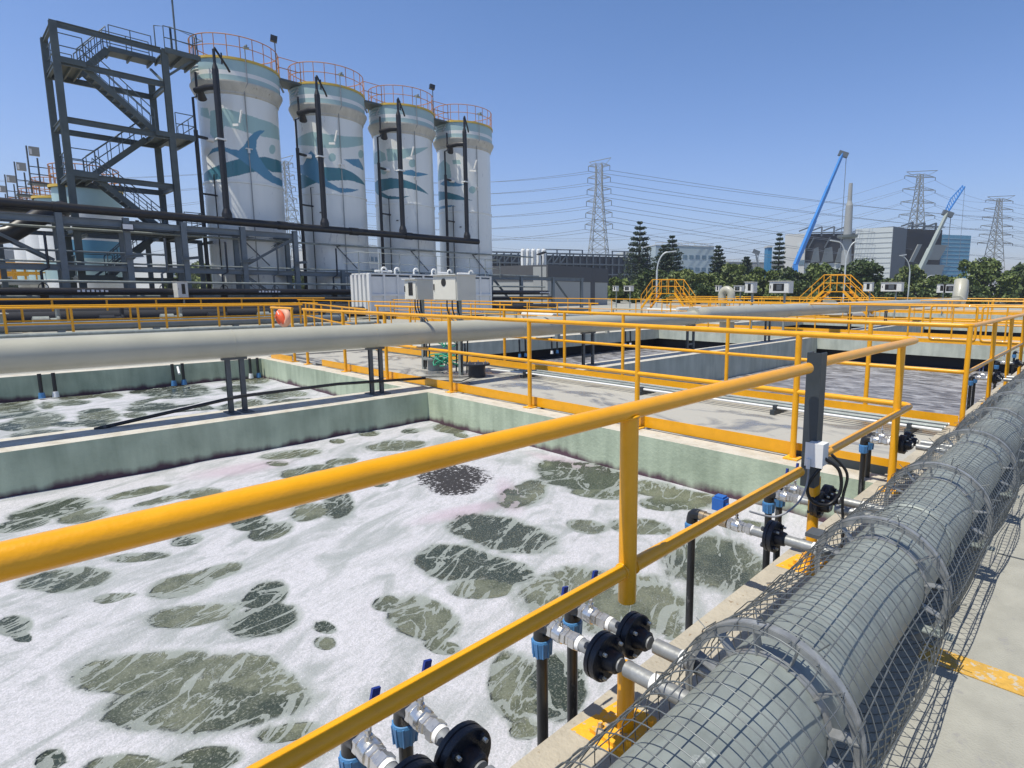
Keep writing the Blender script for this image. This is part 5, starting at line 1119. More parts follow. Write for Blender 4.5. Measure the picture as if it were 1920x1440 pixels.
# ladder cage top and weather mast
lm = empty('weather_mast', (-37.6, 9.86, 13.3), 'thin mast with a small wind sensor on the stair tower', 'mast')
MB().tube([(0, 0, 0), (0, 0, 3.4)], .045, 6).tube([(-.0, -.28, 3.55), (0, 0, 3.3), (0, .22, 3.6)], .03, 6).build('mast_pole', TR, lm)
MB().lathe([(0, .09), (.1, .03)], (0, .1, 3.52), n=8).lathe([(0, .05), (.12, .05)], (0, -.3, 3.55), n=8).build('sensor', M['black_iron'], lm)
lc = empty('caged_ladder', (-36.1, 9.3, 13.3), 'grey rail cage around the ladder head at the top of the stair tower', 'ladder')
MB().tube([(0, -.7, 0), (0, -.7, .95), (0, -.05, 1.1), (0, -.05, 0)], .03, 6).tube([(0, 0, 0), (0, 0, 1.1), (0, .9, .95), (0, .9, 0)], .03, 6).tube([(0, 0, .55), (0, .9, .5)], .025, 6).tube([(-.2, 1.0, .7), (.15, 1.2, .75), (.1, 1.3, .8), (-.2, 1.0, 1.0)], .025, 6).build('hoops', TR, lc)

# ------------------------------------------------------------------ second group of tanks behind the tower, running away to the left
GX, GY, GD = -44.8, 6.65, -6.2
for i in range(4):
    x = GX + GD * i
    t = empty('short_tank', (x, GY - .15 * i, 0), ['pale tank with teal mural seen through the stair tower', 'second pale tank behind the rack at the far left', 'third pale tank behind the rack at the far left', 'last pale tank behind the rack at the far left'][i], 'tank', 'shorter tanks at the far left')
    R_ = 1.55
    b = MB()
    for z0, z1, k in ((0, 2.2, 0), (2.2, 3.3, 1), (3.3, 4.3, 2), (4.3, 6.0, 0), (6.0, 6.6, 1), (6.6, 7.15, 1)):
        if i and k == 2: k = 0
        b.k = k; b.lathe([(z0, R_), (z1, R_)], (0, 0, 0), n=40, caps=False)
    b.build('tank_wall', [M['white_tank'], M['tank_band'], M['clad_blue']], t)
    MB().lathe([(7.15, R_ + .12), (7.3, R_ + .12), (7.3, .1)], (0, 0, 0), n=40, caps=False).build('deck', M['tank_deck'], t)
    rr = MB()
    for z in (7.85, 8.4): rr.tube([(R_ * math.cos(a), R_ * math.sin(a), z) for a in np.linspace(0, 2 * PI, 33)[:-1]], .03, 5, closed=True)
    for j in range(16): a = 2 * PI * j / 16; rr.tube([(R_ * math.cos(a), R_ * math.sin(a), 7.3), (R_ * math.cos(a), R_ * math.sin(a), 8.4)], .025, 5)
    rr.build('deck_rail', M['tank_rail'], t)
    bx = empty('control_box', (-46.2 + GD * i, 4.75 - .05 * i, 0), ['highest', 'second highest', 'third highest', 'lowest'][i] + ' of the four stepped grey boxes on masts at the far left', 'control box', 'boxes on masts at the far left')
    MB().box(-.1, .1, -.22, .22, 9.0, 9.48).build('cabinet', M['wall_mid'], bx)
    MB().box(.105, .12, -.20, -.10, 9.05, 9.35).build('window', M['sticker'], bx)
    MB().tube([(0, -.30, 6.9), (0, -.30, 9.5)], .04, 6).tube([(0, 0.1, 7.6), (0, .1, 8.9)], .04, 6).tube([(0, .7, 7.6), (0, .7, 8.4), (0, -.3, 8.4)], .03, 6).tube([(0, .7, 8.0), (0, -.3, 8.0)], .03, 6).box(-.5, .5, -.4, 1.3, 7.42, 7.52).build('mast_frame', M['support'], bx)

# yellow stepped platforms & white vessels far left under the rack
for k, x in enumerate((-52, -57, -62)):
    q = empty('yellow_platform', (x, 4.6 - .1 * k, 0), ['nearest', 'middle', 'farthest'][k] + ' small yellow railed platform behind the rack at the far left', 'platform', 'yellow platforms at the far left')
    MB().box(-1.4, 1.4, -1.6, 1.6, 1.9, 2.05).build('deck', M['wall_mid'], q)
    r_ = MB()
    for z in (2.6, 3.15): r_.tube([(-1.4, -1.6, z), (1.4, -1.6, z), (1.4, 1.6, z), (-1.4, 1.6, z)], .05, 6, closed=True)
    for j in range(7): r_.tube([(1.4, -1.6 + 3.2 * j / 6, 2.05), (1.4, -1.6 + 3.2 * j / 6, 3.15)], .04, 5)
    for j in range(5): r_.tube([(-1.4 + .7 * j, -1.6, 2.05), (-1.4 + .7 * j, -1.6, 3.15)], .04, 5)
    r_.build('platform_rail', M['yellow'], q)
    for sx in (-1.2, 1.2):
        for sy in (-1.4, 1.4): MB().box(sx - .08, sx + .08, sy - .08, sy + .08, 0, 1.9).build('leg', M['rack'], q)

# ------------------------------------------------------------------ white box tank with rails
o = empty('white_tank', (-30.5, 19.7, 0), 'low white ribbed fibreglass tank with gooseneck vents in front of the tall tanks', 'tank')
MB().box(-.9, .9, -4.05, 4.05, 0.2, 2.28).build('tank_body', M['white_tank'], o)
rb = MB()
for j in range(11): y = -4.05 + 8.1 * j / 10; rb.box(.901, .97, y - .06, y + .06, .2, 2.42)
for j in range(5): x = -.9 + 1.8 * j / 4; rb.box(x - .13, x + .13, -4.16, -4.051, .2, 2.40)
rb.box(.9, .99, -4.1, 4.1, 1.25, 1.35).box(-.97, .99, -4.1, 4.1, 2.385, 2.46); rb.build('ribs', M['white_tank'], o)
for j, y in enumerate((-3.0, -2.2, -1.0, .2, 1.3, 2.9)):
    MB().tube([(.3, y, 2.46), (.3, y, 2.62)] + [(.3, y + .14 * (1 - math.cos(t)), 2.66 + .14 * math.sin(t)) for t in np.linspace(0, PI, 7)], .055, 8).build('vent', M['white_tank'], o)
MB().tube([(.3, -3.4, 2.6), (.3, -2.4, 2.6)], .06, 8).tube([(.3, .4, 2.6), (.3, 1.2, 2.6)], .06, 8).tube([(.3, 2.0, 2.6), (.3, 2.9, 2.6)], .06, 8).build('top_pipe', M['white_tank'], o)
MB().box(.975, .985, .7, 1.25, 1.7, 2.15).build('sign', M['blue_sign'], o)
q = MB().box(.976, .99, 1.9, 2.4, 1.5, 2.0); q.build('gauge', M['black'], o)
rl = MB()
for z in (3.0, 3.55): rl.tube([(-1.2, -4.4, z), (.5, -4.4, z), (.5, 5.2, z), (-1.2, 5.2, z)], .016, 6)
for j in range(9): y = -4.4 + 9.6 * j / 8; rl.tube([(.5, y, 2.4), (.5, y, 3.55)], .022, 5)
tag(rl.build('roof_rail', M['galv'], o))

# ------------------------------------------------------------------ buildings
def bearing_box(name, label, cat, p0, p1, depth0, depth1, thick, z1, m, z0=0.0, group=None):
    """building whose front face runs between two sight lines at given distances; thick = how far it reaches back"""
    a = at(p0, 549, depth0); b = at(p1, 549, depth1); a.z = b.z = 0
    d = (b - a); L_ = d.length; d.normalize(); n = Vector((-d.y, d.x, 0)); n = n if n.dot(FWD) > 0 else -n
    e = empty(name, a, label, cat, group, math.atan2(d.y, d.x)); s = 1 if Vector((-d.y, d.x, 0)).dot(n) > 0 else -1
    e['len'] = L_; y0, y1 = (0, thick) if s > 0 else (-thick, 0)
    MB().box(0, L_, y0, y1, z0, z1).build('wall', m, e)
    return e, L_, s
hz = lambda py, dep: CAM_H + (549 - py) * dep / F_PX * 1.02
e, L_, s = bearing_box('service_building', 'low flat building, dark grey above light grey, right of the tall tanks', 'building', 1027, 1139, 62, 72, 9, hz(529, 67), M['wall_mid'])
MB().box(-.05, L_ + .05, -.06, 9.05, hz(529, 67) + .003, hz(502, 67)).build('upper_wall', M['wall_dark'], e)
e, L_, s = bearing_box('service_building', 'pale concrete stair block between the dark building and the rack', 'building', 1000, 1026.5, 62.5, 62, 9, hz(502, 62.5), M['wall_mid'])
e, L_, s = bearing_box('service_building', 'long low dark building left of the pale stair block, behind the rack', 'building', 921, 999, 70, 63.5, 9, hz(505, 67), M['wall_dark'])
MB().box(0, L_, -.06, -.01, 0, hz(528, 67)).build('lower_wall', M['wall_mid'], e)
for i in range(5):
    p = at(982 + 9.6 * i, 549, 112 + i * 1.5); zt = hz(470, 112 + i * 1.5)
    t = empty('silo', (p.x, p.y, 0), ['leftmost', 'second', 'middle', 'fourth', 'rightmost'][i] + ' of the five small white silos behind the dark building', 'silo', 'five small white silos')
    MB().lathe([(0, .47), (zt - .3, .47), (zt - .08, .4), (zt, .2)], (0, 0, 0), n=20).build('silo_wall', M['white_tank'], t)
    MB().lathe([(zt, .15), (zt + .12, .12)], (0, 0, 0), n=10).build('hatch', M['galv'], t)
    MB().tube([(.38, -.38, 0), (.38, -.38, zt - .4)], .05, 6).build('down_pipe', M['wall_mid'], t)
p = at(1016, 549, 60); lm_ = empty('area_lamp', (p.x, p.y, 0), 'small dark flat-headed lamp on a pole before the white silos', 'street lamp')
MB().tube([(0, 0, 0), (0, 0, hz(482, 60))], .07, 8).build('pole', M['support'], lm_); MB().bar((-.5, 0, hz(480, 60)), (.5, 0, hz(476, 60)), .5, .1).build('lamp_head', M['black_iron'], lm_)

e, L_, s = bearing_box('dark_hall', 'long dark glazed factory hall with exposed trusses behind the pylon', 'building', 905, 1215, 150, 165, 30, hz(481, 155), M['hall_dark'])
for j in range(26):
    x = L_ * j / 25; MB().box(x - .13, x + .13, -1.0, -.5, 0, hz(478, 157)).build('column', M['hall_frame'], e)
for z in (hz(479, 157), hz(497, 157), hz(515, 157)): MB().box(0, L_, -1.1, -.4, z - .18, z + .18).build('floor_band', M['hall_frame'], e)
tr = MB()
for j in range(12): x = L_ * j / 25; tr.bar((x, -.8, hz(497, 157)), (x + L_ / 25, -.8, hz(481, 157)), .35)
tr.build('trusses', M['hall_frame'], e)
for j, x in enumerate((.36, .78)):
    r_ = MB(); x0 = L_ * x
    for k in range(4): r_.box(x0 + 3.6 * k, x0 + 3.6 * k + .3, 2, 2.3, hz(481, 155) + .01, hz(469, 155))
    r_.box(x0, x0 + 11, 1.9, 2.4, hz(470, 155), hz(468.5, 155)); r_.build('roof_frame', M['hall_frame'], e)
MB().box(L_ * .86, L_ * .93, 3, 8, hz(481, 155) + .01, hz(470, 155)).build('roof_plant', M['clad_light'], e)
for (p0, p1, py, dep, lab, m1) in ((1228, 1336, 463, 190, 'pale blue-white factory block with ribbon windows between the pine trees', 'factory'), (1334, 1470, 492, 230, 'low grey factory roofs behind the trees left of the blue crane', 'wall_mid'),
                                   (0, 27, 475, 160, 'grey block at the far left edge', 'clad_dark'), (326, 366, 503, 150, 'small pale factory behind the rack between tower and tank', 'clad_white'), (525, 562, 492, 150, 'small pale factory seen between the nearest two tall tanks', 'clad_white'), (690, 712, 470, 160, 'small pale factory seen between the second and third tall tanks', 'clad_white')):
    e, L_, s = bearing_box('factory_block', lab, 'building', p0, p1, dep, dep * 1.03, 25, hz(py, dep), M[m1])
    w_ = MB(); zt = hz(py, dep)
    nwin = max(3, int(L_ / 2.2))
    for r_ in range(3):
        z = zt * (.80 - .24 * r_)
        for j in range(nwin): w_.box(L_ * (j + .15) / nwin, L_ * (j + .8) / nwin, -.08, -.01, z - .7, z + .5)
    w_.build('windows', M['factory_glass'], e)
    q = MB().box(0, L_, .3, .5, zt + .9, zt + 1.1)
    for j in range(nwin): q.box(L_ * j / nwin, L_ * j / nwin + .1, .3, .5, zt + .003, zt + .9)
    q.build('roof_rail', M['clad_white'], e)
    MB().box(-.1, L_ + .1, -.12, 25, zt + .002, zt + .25).build('parapet', M['clad_white'] if m1 != 'clad_dark' else M['clad_dark'], e)

M['screen_grey'] = mat('grey_mesh_screen', (0.30, 0.325, 0.33), 0.6, vary=0.06, scale=0.2)
# the plant building with tilted panels
D = 230
def seg(name, label, p0, p1, d0, d1, thick, py, m, py0=None): return bearing_box(name, label, 'building', p0, p1, d0, d1, thick, hz(py, (d0 + d1) / 2), m, z0=0.0)
e0, L0, s0 = seg('plant_building', 'white rendered end block of the plant building left of the blue crane', 1467, 1505, 236, 233, 24, 442, M['clad_white'])
MB().box(L0 * .62, L0 * .95, -.2, -.02, hz(474, 234), hz(459, 234)).build('louvre', M['clad_light'], e0)
MB().box(L0 * .72, L0 * 1.0, -.2, -.02, hz(497, 234), hz(489, 234)).build('window', M['factory_glass'], e0)
e1, L1, s1 = seg('plant_building', 'open dark middle bay of the plant building with tilted grey screens behind the blue crane', 1505.5, 1596, 236, 232, 20, 441, M['interior_dark'])
def roofframes(e, L, n, z0, z1, lean=4.0):
    for j in range(n):
        x = L * (j + .25) / n
        MB().bar((x, -.8, z0), (x, -.8, z1), .55).bar((x, -.8, z1), (x - lean, -.8, z1 - 1.6), .5).build('roof_frame', M['hall_frame'], e)
    MB().box(0, L, -1.2, -.4, z0 + 1.2, z0 + 1.6).build('roof_beam', M['hall_frame'], e)
roofframes(e1, L1, 4, hz(444, D), hz(427, D))
for j, (a, b_) in enumerate(((.12, .30), (.34, .58), (.62, .96))):
    q = MB(); xa, xb_ = L1 * a, L1 * b_
    q.add([(xa, -1.5, hz(492, D)), (xb_, -1.5, hz(490, D)), (xb_ - 1, -3, hz(464, D)), (xa + .8, -3, hz(467, D)), (xa, -1.0, hz(492, D)), (xb_, -1.0, hz(490, D)), (xb_ - 1, -2.5, hz(464, D)), (xa + .8, -2.5, hz(467, D))], [(0, 1, 2, 3), (7, 6, 5, 4), (0, 4, 5, 1), (1, 5, 6, 2), (2, 6, 7, 3), (3, 7, 4, 0)])
    q.build('tilted_screen', M['screen_grey'], e1)
MB().box(0, L1, -.8, -.2, 0, hz(493, D)).build('lower_wall', M['clad_light'], e1)
for j in range(3): MB().bar((L1 * j / 3 + 1, -.5, hz(465, D)), (L1 * j / 3 + 3, -.5, hz(446, D)), .4).build('strut', M['hall_frame'], e1)
e2, L2, s2 = seg('plant_building', 'light grey ribbed block of the plant building right of the chimney', 1597, 1665.5, 222, 216, 26, 431, M['clad_light'])
rb = MB()
for j in range(1, 14): z = hz(431, 219) * j / 14; rb.box(.1, L2 - .1, -.10, -.01, z, z + .12)
rb.build('cladding_joints', M['wall_mid'], e2)
e3, L3, s3 = seg('plant_building', 'dark grey angled end wall of the plant building', 1666, 1692, 216, 224, 14, 430, M['clad_dark'])
e4, L4, s4 = seg('plant_building', 'black open bay of the plant building behind the grey crane, with leaning screens', 1692.5, 1757, 226, 230, 20, 433, M['interior_dark'])
roofframes(e4, L4, 3, hz(436, D), hz(423, D), 5)
for a, b_, za, zb in ((.02, .25, 492, 462), (.38, .98, 488, 462), (.1, .95, 545, 497)):
    q = MB(); xa, xb_ = L4 * a, L4 * b_
    q.add([(xa, -2, hz(za, D)), (xb_ - 2, -2, hz(za, D)), (xb_, -3.4, hz(zb, D)), (xa + 2, -3.4, hz(zb, D)), (xa, -1.5, hz(za, D)), (xb_ - 2, -1.5, hz(za, D)), (xb_, -2.9, hz(zb, D)), (xa + 2, -2.9, hz(zb, D))], [(0, 1, 2, 3), (7, 6, 5, 4), (0, 4, 5, 1), (1, 5, 6, 2), (2, 6, 7, 3), (3, 7, 4, 0)])
    q.build('tilted_screen', M['screen_grey'], e4)
e5, L5, s5 = seg('plant_building', 'blue clad block at the right end of the plant building', 1757.5, 1811, 234, 238, 22, 443, M['clad_blue'])
rb = MB()
for j in range(1, 16): z = hz(443, 236) * j / 16; rb.box(.1, L5 - .1, -.10, -.01, z, z + .10)
rb.build('cladding_joints', M['factory'], e5)

# chimney
p = at(1582, 549, 205); dz = lambda py: hz(py, 205)
o = empty('chimney', (p.x, p.y, 0), 'tall grey stepped chimney with a ring platform in front of the plant building', 'chimney')
MB().lathe([(0, 1.9), (dz(392), 1.15)], (0, 0, 0), n=28).build('shaft', M['wall_mid'], o)
MB().lathe([(dz(392), 1.15), (dz(384), .75), (dz(353), .62)], (0, 0, 0), n=24).build('upper_shaft', M['wall_mid'], o)
MB().lathe([(dz(451), 1.8), (dz(448), 3.2), (dz(444), 3.4), (dz(444), 1.5)], (0, 0, 0), n=24, caps=False).build('ring_platform', M['galv'], o)

# cranes
def crane(label, p0, p1, d0, m, jib=None, w=1.6):
    a = at(p0[0], p0[1], d0); b = at(p1[0], p1[1], d0 + 3)
    base = at(p0[0], 549, d0); o = empty('mobile_crane', (base.x, base.y, 0), label, 'crane')
    A = a - Vector((base.x, base.y, 0)); B = b - Vector((base.x, base.y, 0))
    up = (B - A)
    for k, (t0, t1, ww) in enumerate(((0, .4, w), (.38, .7, w * .82), (.68, 1, w * .66))):
        MB().bar(A + up * t0, A + up * t1, ww, ww * 1.1).build('boom_section', m if k or not jib else M['crane_grey'], o)
    MB().bar(B - up.normalized() * .5 + Vector((-1, 0, .8)), B + Vector((1.2, 1.0, -.6)), 1.4).build('boom_head', M['hall_frame'], o)
    MB().tube([B + Vector((.8, .9, 0)), B + Vector((.8, .9, -up.z * .85))], .10, 5).build('hoist_rope', M['powerline'], o)
    MB().box(-3, 9, -1.6, 1.6, 1.2, 2.6).box(-2.5, 2, -1.4, 1.4, 2.6, 4.6).build('chassis', m, o)
    MB().bar((0, 0, 2.6), A, w * 1.2, w * 1.3).build('boom_foot', m, o)
    for sx in (-2, 1, 4, 7):
        for sy in (-1.7, 1.7): MB().lathe([(-.3, .7), (.3, .7)], (sx, sy, .7), (0, 1, 0), 14).build('wheel', M['black_iron'], o)
    return o, A, B
crane('tall mobile crane with a bright blue boom leaning right, left of the chimney', (1491, 497), (1580, 288), 170, M['crane_blue'], w=1.0)
o, A, B = crane('mobile crane with grey boom and blue tip in front of the blue block', (1722, 512), (1776, 400), 165, M['crane_grey'], w=1.1)
tip = at(1809, 350, 168) - Vector((o.location.x, o.location.y, 0))
jb = MB().bar(B, tip, .35); n_ = 10
for i in range(n_):
    q0 = B + (tip - B) * i / n_; q1 = B + (tip - B) * (i + 1) / n_; off = Vector((-1.1, -.4, .8)) * (1 - abs(i / n_ - .4))
    jb.bar(q0, q1 + off, .18).bar(q0 + off, q1 + off, .22)
jb.build('lattice_jib', M['crane_blue'], o)
MB().tube([tip, tip + Vector((.3, .2, -26))], .05, 5).build('hoist_rope', M['powerline'], o)
MB().bar(A, A + Vector((-4.5, -3.5, -5.5)), 1.5).build('counter_arm', M['crane_blue'], o)
crane('small distant crane arm just above the trees', (1424, 505), (1416, 472), 210, M['hall_frame'], w=.6)
e, L_, s = bearing_box('sign_tower', 'small blue and white sign tower above the trees', 'building', 1436, 1444, 215, 215, 4, hz(466, 215), M['blue_sign'])
MB().box(-.2, L_ + .2, -.3, 4.2, hz(466, 215) + .01, hz(463, 215)).build('cap', M['clad_white'], e)

# lattice pylons and lines
def pylon(label, px, ptop, dep, arms, m, halfw=None, rot=.4, armlen=5.0, flat=False):
    base = at(px, 549, dep); H_ = hz(ptop, dep); o = empty('pylon', (base.x, base.y, 0), label, 'pylon', 'lattice power pylons', rot)
    hw = lambda z: max(.9, (H_ * .085) * max(0.0, 1 - z / H_ * 1.05) ** 1.3 + H_ * .016)
    b = MB(); n = 15; zs = [H_ * .97 * (1 - (1 - i / n) ** 1.15) for i in range(n + 1)]
    th = .16 * dep / 180
    c4 = [(-1, -1), (1, -1), (1, 1), (-1, 1)]
    for i in range(n):
        z0, z1 = zs[i], zs[i + 1]; w0, w1 = hw(z0), hw(z1)
        for k in range(4):
            (ax, ay), (bx, by) = c4[k], c4[(k + 1) % 4]
            b.bar((ax * w0, ay * w0, z0), (ax * w1, ay * w1, z1), th)
            b.bar((ax * w0, ay * w0, z0), (bx * w1, by * w1, z1), th * .6).bar((bx * w0, by * w0, z0), (ax * w1, ay * w1, z1), th * .6).bar((ax * w1, ay * w1, z1), (bx * w1, by * w1, z1), th * .6)
    b.build('lattice_body', m, o)
    tips = []
    for i in range(arms):
        z = H_ * (.95 - .5 * i / arms * 1.0); w = hw(z); al = armlen * (1 + .06 * i)
        for sx in (-1, 1):
            a_ = MB()
            for sy in (-1, 1):
                a_.bar((sx * w, sy * w, z), (sx * al, 0, z + .3), th * .7).bar((sx * w, sy * w, z + H_ * .025), (sx * al, 0, z + .3), th * .6)
            a_.build('cross_arm', m, o)
            MB().tube([(sx * al, 0, z + .3), (sx * al, 0, z - 1.1)], th * .6, 5).build('insulator', M['hall_frame'], o)
            tips.append((sx, Vector((sx * al, 0, z - 1.1))))
    MB().bar((-armlen * .9, 0, H_ * .985), (armlen * 1.1, 0, H_ * 1.01), th * .8, th).bar((-armlen * .9, 0, H_ * .985), (-1, 0, H_ * .94), th * .6).bar((armlen * 1.1, 0, H_ * 1.01), (1, 0, H_ * .94), th * .6).build('earth_wire_arm', m, o)
    bpy.context.view_layer.update()
    return [(s_, o.matrix_world @ t) for s_, t in tips]
p1 = pylon('near lattice pylon with short arms standing behind the dark hall', 1122, 314, 175, 6, M['pylon'], armlen=3.2, rot=.5)
p2 = pylon('lattice pylon with wide arms rising behind the plant building', 1708, 331, 300, 5, M['pylon'], armlen=9, rot=.95)
p3 = pylon('rightmost lattice pylon beyond the right end of the plant building', 1857, 374, 360, 6, M['pylon'], armlen=10, rot=.95)
p4 = pylon('lattice pylon glimpsed between the nearest two tall tanks', 549, 312, 190, 6, M['pylon'], armlen=3.2, rot=.5)
def line(a, b, sag, label, r=.05):
    pts = [a + (b - a) * t + Vector((0, 0, -4 * sag * t * (1 - t))) for t in np.linspace(0, 1, 22)]
    tag(MB().tube(pts, r, 4).build('power_line', M['powerline']), label, 'power line', 'power lines between the pylons')
def lab_l(where, i): return ['top', 'second', 'third', 'fourth', 'fifth', 'lowest'][i] + ' power line ' + where
far_l = at(-500, 330, 190); far_l4 = at(-800, 250, 170)
for i in range(6):
    for s_ in (0, 1):
        a = p1[2 * i + s_][1]; b = p4[2 * i + s_][1]; side = ['on the near side', 'on the far side'][s_]
        line(b, a, 4.0, lab_l('between near pylon and tanks ' + side, i), .05)
        c = p4[2 * i + s_][1]; e_ = at(-700, 300 + 55 * i + s_ * 8, 200)
        line(c, e_, 5, lab_l('running off far left ' + side, i), .05)
        e2_ = at(2300, 410 + 26 * i + 6 * s_, 330)
        line(a, e2_, 6.5, lab_l('right of the near pylon ' + side, i), .06)
for i in range(5):
    for s_ in (0, 1):
        a = p2[2 * i + s_][1]; b = p3[2 * i + s_][1]; c = at(900, 440 + 22 * i + 5 * s_, 330); side = ['on the near side', 'on the far side'][s_]
        line(a, b, 3, lab_l('between the wide-armed pylons ' + side, i), .06); line(c, a, 12, lab_l('sagging behind the chimney ' + side, i), .06)
        line(b, at(2300, 420 + 25 * i + 5 * s_, 420), 4, lab_l('right of the rightmost pylon ' + side, i), .07)

# street lamps
def lamp(label, px, ptop, pb, dep, arm, dbl=False):
    b = at(px, 549, dep); o = empty('street_lamp', (b.x, b.y, 0), label, 'street lamp', 'curved street lamps', math.atan2(RIGHT.y, RIGHT.x)); H_ = hz(ptop, dep)
    pts = lambda sx: [(0, 0, H_ * .55)] + [(sx * arm * (1 - math.cos(t)) , 0, H_ * .62 + H_ * .36 * math.sin(t)) for t in np.linspace(0.1, PI / 2, 9)]
    q = MB().tube([(0, 0, 0), (0, 0, H_ * .66)], .10, 8); q.tube(pts(1), .07, 8)
    if dbl: q.tube(pts(-1), .07, 8)
    q.build('pole', M['lamp_pole'], o)
    for sx in ((1, -1) if dbl else (1,)): MB().bar((sx * arm * .95, 0, H_ * .98), (sx * (arm + .9), 0, H_ * 1.0), .28, .12).build('lamp_head', M['lamp_pole'], o)
lamp('curved street lamp behind the far yellow stair', 1231, 473, 0, 62, 1.1)
lamp('double-armed street lamp in front of the chimney, behind the larger yellow stair', 1582, 453, 0, 70, 1.1, True)
lamp('curved street lamp above the tree right of the larger yellow stair', 1703, 478, 0, 80, -1.6)
lamp('low curved street lamp among the trees in front of the blue block', 1730, 514, 0, 95, 1.4)

# ------------------------------------------------------------------ trees
def leafcloud(mb, c, r, n, size, flat=.75, rs=None):
    P_ = rs.normal(size=(n, 3)); P_ /= np.linalg.norm(P_, axis=1)[:, None]; P_ *= (rs.uniform(.25, 1, n) ** .45)[:, None]
    P_ = P_ * np.array([r, r, r * flat]) + np.array(c)
    for k in range(n):
        a = Vector(rs.normal(size=3)).normalized(); b_ = a.cross(Vector(rs.normal(size=3))).normalized(); s = size * rs.uniform(.6, 1.3); p = Vector(P_[k])
        a = a * s; b_ = b_ * s * .6
        mb.add([p - a, p - b_, p + a, p + b_], [(0, 1, 2, 3)])
def broad_tree(label, px, ptop, wpx, dep, m, seed, pbot=549):
    rs = np.random.RandomState(seed); b = at(px, 549, dep); H_ = hz(ptop, dep); W = wpx * dep / F_PX
    o = empty('broadleaf_tree', (b.x, b.y, 0), label, 'tree', 'trees beyond the basins')
    tk = MB().tube([(0, 0, 0), (.1, 0, H_ * .25), (0, .1, H_ * .55)], [.28, .22, .12], 8)
    cl_ = MB(); nclump = int(20 + W * 1.8)
    for k in range(nclump):
        a = rs.uniform(0, 2 * PI); q = rs.uniform(0, 1) ** .6; t = rs.uniform(0, 1)
        zz = H_ * (.14 + .74 * t); rr = W / 2 * (1 - .55 * max(0, t - .35) / .65) * q
        c = (rr * math.cos(a), rr * math.sin(a), zz); rad_ = rs.uniform(.09, .27) * min(H_, W * .9) * (1.1 - .3 * t)
        leafcloud(cl_, c, rad_, int(190), .27 * (dep / 80) ** .5, .8, rs)
        if k % 2: tk.tube([(0, 0, H_ * (.2 + .25 * t)), (c[0] * .5, c[1] * .5, zz * .8), c], [.12, .08, .03], 5)
    tk.build('trunk', M['bark'], o); cl_.build('crown', M[m], o)
def pine(label, px, ptop, wpx, dep, seed):
    rs = np.random.RandomState(seed); b = at(px, 549, dep); H_ = hz(ptop, dep); W = wpx * dep / F_PX
    o = empty('norfolk_pine', (b.x, b.y, 0), label, 'tree', 'layered pine trees')
    MB().tube([(0, 0, 0), (0, 0, H_ * .6), (0.05, 0, H_)], [.25, .15, .04], 8).build('trunk', M['bark'], o)
    cr = MB(); nl = 12
    for i in range(nl):
        t = i / (nl - 1); z = H_ * (.22 + .76 * t); rr = W / 2 * (1 - t) ** .75 + .30
        nb = 6 if t < .8 else 4
        for j in range(nb):
            a = 2 * PI * j / nb + i * .7 + rs.uniform(-.2, .2); r1 = rr * rs.uniform(.75, 1.1)
            cr.tube([(0, 0, z - .15), (r1 * .6 * math.cos(a), r1 * .6 * math.sin(a), z), (r1 * math.cos(a), r1 * math.sin(a), z + r1 * .22)], [.06, .05, .02], 4)
            for q in (.55, .8, 1.0): leafcloud(cr, (r1 * q * math.cos(a), r1 * q * math.sin(a), z + r1 * .2 * q), .24 + .13 * rr, 26, .16, .7, rs)
    cr.build('crown', M['needle'], o)
pine('tallest layered pine tree standing alone left of the far yellow stair', 1198, 421, 62, 95, 1)
pine('twin-topped pine tree behind the curved street lamp, left stem', 1243, 463, 50, 98, 2)
pine('pine tree with a thin leading shoot, just right of the curved street lamp', 1258, 446, 52, 98, 3)
pine('dark pine tree in front of the ribbon-window factory', 1344, 464, 34, 96, 4)
pine('small pine tree among bushes between the factory and the blue crane', 1397, 484, 30, 100, 5)
pine('sparse pine tree in front of the white end block', 1457, 441, 24, 105, 6)
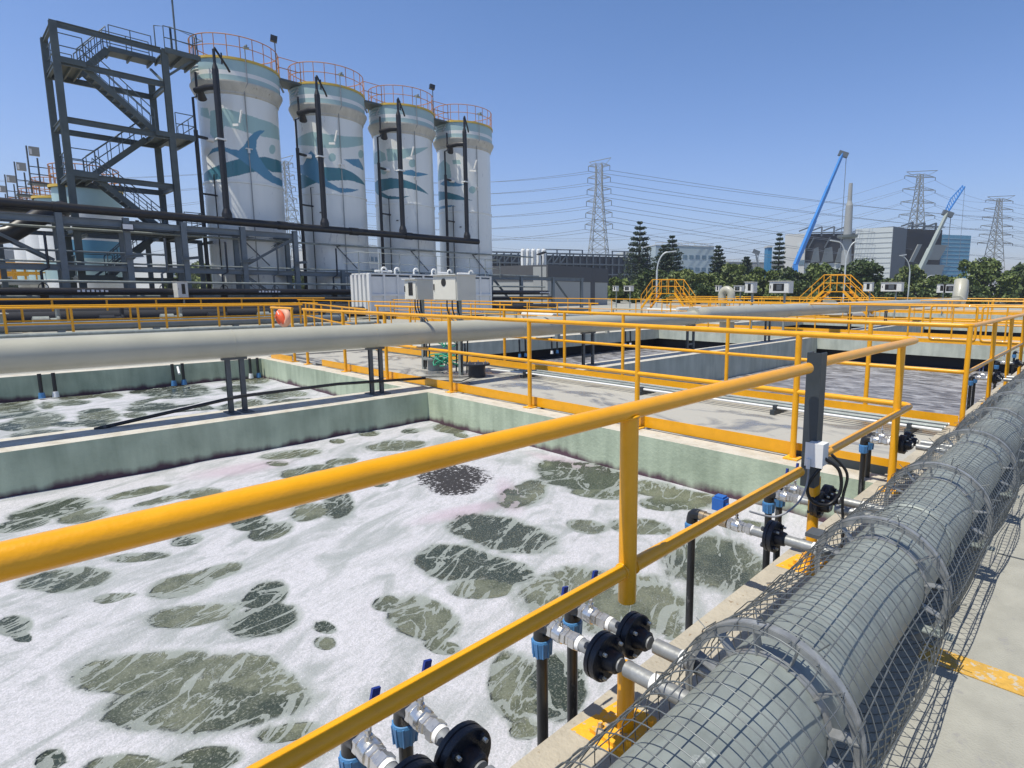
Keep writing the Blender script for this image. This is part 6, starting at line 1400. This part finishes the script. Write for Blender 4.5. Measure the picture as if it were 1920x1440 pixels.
TREES = [('bushy tree behind the right end of the dark grey building', 1160, 519, 75, 85, 'leaf_a'), ('dark tree behind the far yellow stair', 1225, 500, 95, 92, 'leaf_b'), ('round pale bush right of the far yellow stair', 1285, 503, 80, 88, 'leaf_c'),
         ('bushy tree below the ribbon-window factory', 1330, 511, 75, 90, 'leaf_a'), ('tree with feathery crown left of the small pine', 1375, 492, 70, 92, 'leaf_c'), ('wide dark tree under the white end block', 1435, 500, 90, 95, 'leaf_a'),
         ('mid green tree below the blue crane', 1495, 503, 95, 92, 'leaf_b'), ('tree behind the left flight of the larger yellow stair', 1540, 495, 85, 92, 'leaf_a'), ('big dark round tree behind the larger yellow stair', 1616, 485, 110, 88, 'leaf_b'),
         ('pale feathery tree right of the big dark round tree', 1672, 520, 60, 90, 'leaf_c'), ('tree in front of the grey crane and leaning screens', 1702, 497, 60, 95, 'leaf_c'), ('low palm-like bush behind the domed pipe elbow', 1762, 512, 85, 92, 'leaf_a'),
         ('large spreading tree near the right edge', 1838, 483, 120, 88, 'leaf_a'), ('large dark tree at the right edge of the picture', 1915, 492, 110, 90, 'leaf_b'), ('tree just outside the right edge', 1990, 500, 100, 92, 'leaf_a'),
         ('bush at the far left edge behind the rack', 5, 510, 75, 100, 'leaf_b'), ('bush behind the rack under the yellow platforms', 70, 528, 80, 105, 'leaf_a'), ('green tree seen between the stair tower and nearest tall tank', 352, 500, 60, 95, 'leaf_c'), ('second green tree behind the rack left of the nearest tall tank', 385, 495, 70, 100, 'leaf_c'),
         ('green tree glimpsed between the nearest two tall tanks', 548, 505, 60, 95, 'leaf_c'), ('green tree glimpsed between the second and third tall tanks', 695, 512, 50, 95, 'leaf_a'), ('low bush behind the white boxes by the far rails', 1300, 530, 110, 80, 'leaf_b'), ('low dark hedge tree under the blue block', 1790, 525, 110, 84, 'leaf_b'), ('low bush before the larger yellow stair tree', 1470, 528, 110, 82, 'leaf_a'), ('low dark bush right of the big round tree', 1660, 533, 110, 82, 'leaf_b')]
for i, (lab, px, pt, w_, dep, m_) in enumerate(TREES): broad_tree(lab, px, pt, w_, dep, m_, 100 + i)
# ------------------------------------------------------------------ light haze over the site
hm = bpy.data.materials.new('haze'); hm.use_nodes = True; hn = hm.node_tree; hn.nodes.clear()
hv = hn.nodes.new('ShaderNodeVolumePrincipled'); hv.inputs['Density'].default_value = 0.0005; hv.inputs['Color'].default_value = (0.86, 0.92, 1.0, 1); hv.inputs['Anisotropy'].default_value = 0.3
ho = hn.nodes.new('ShaderNodeOutputMaterial'); hn.links.new(hv.outputs[0], ho.inputs['Volume'])
hz_o = MB().box(-880, 860, -60, 1200, -3.3, 95).build('haze', hm); tag(hz_o, 'thin pale haze over the far buildings', kind='stuff')
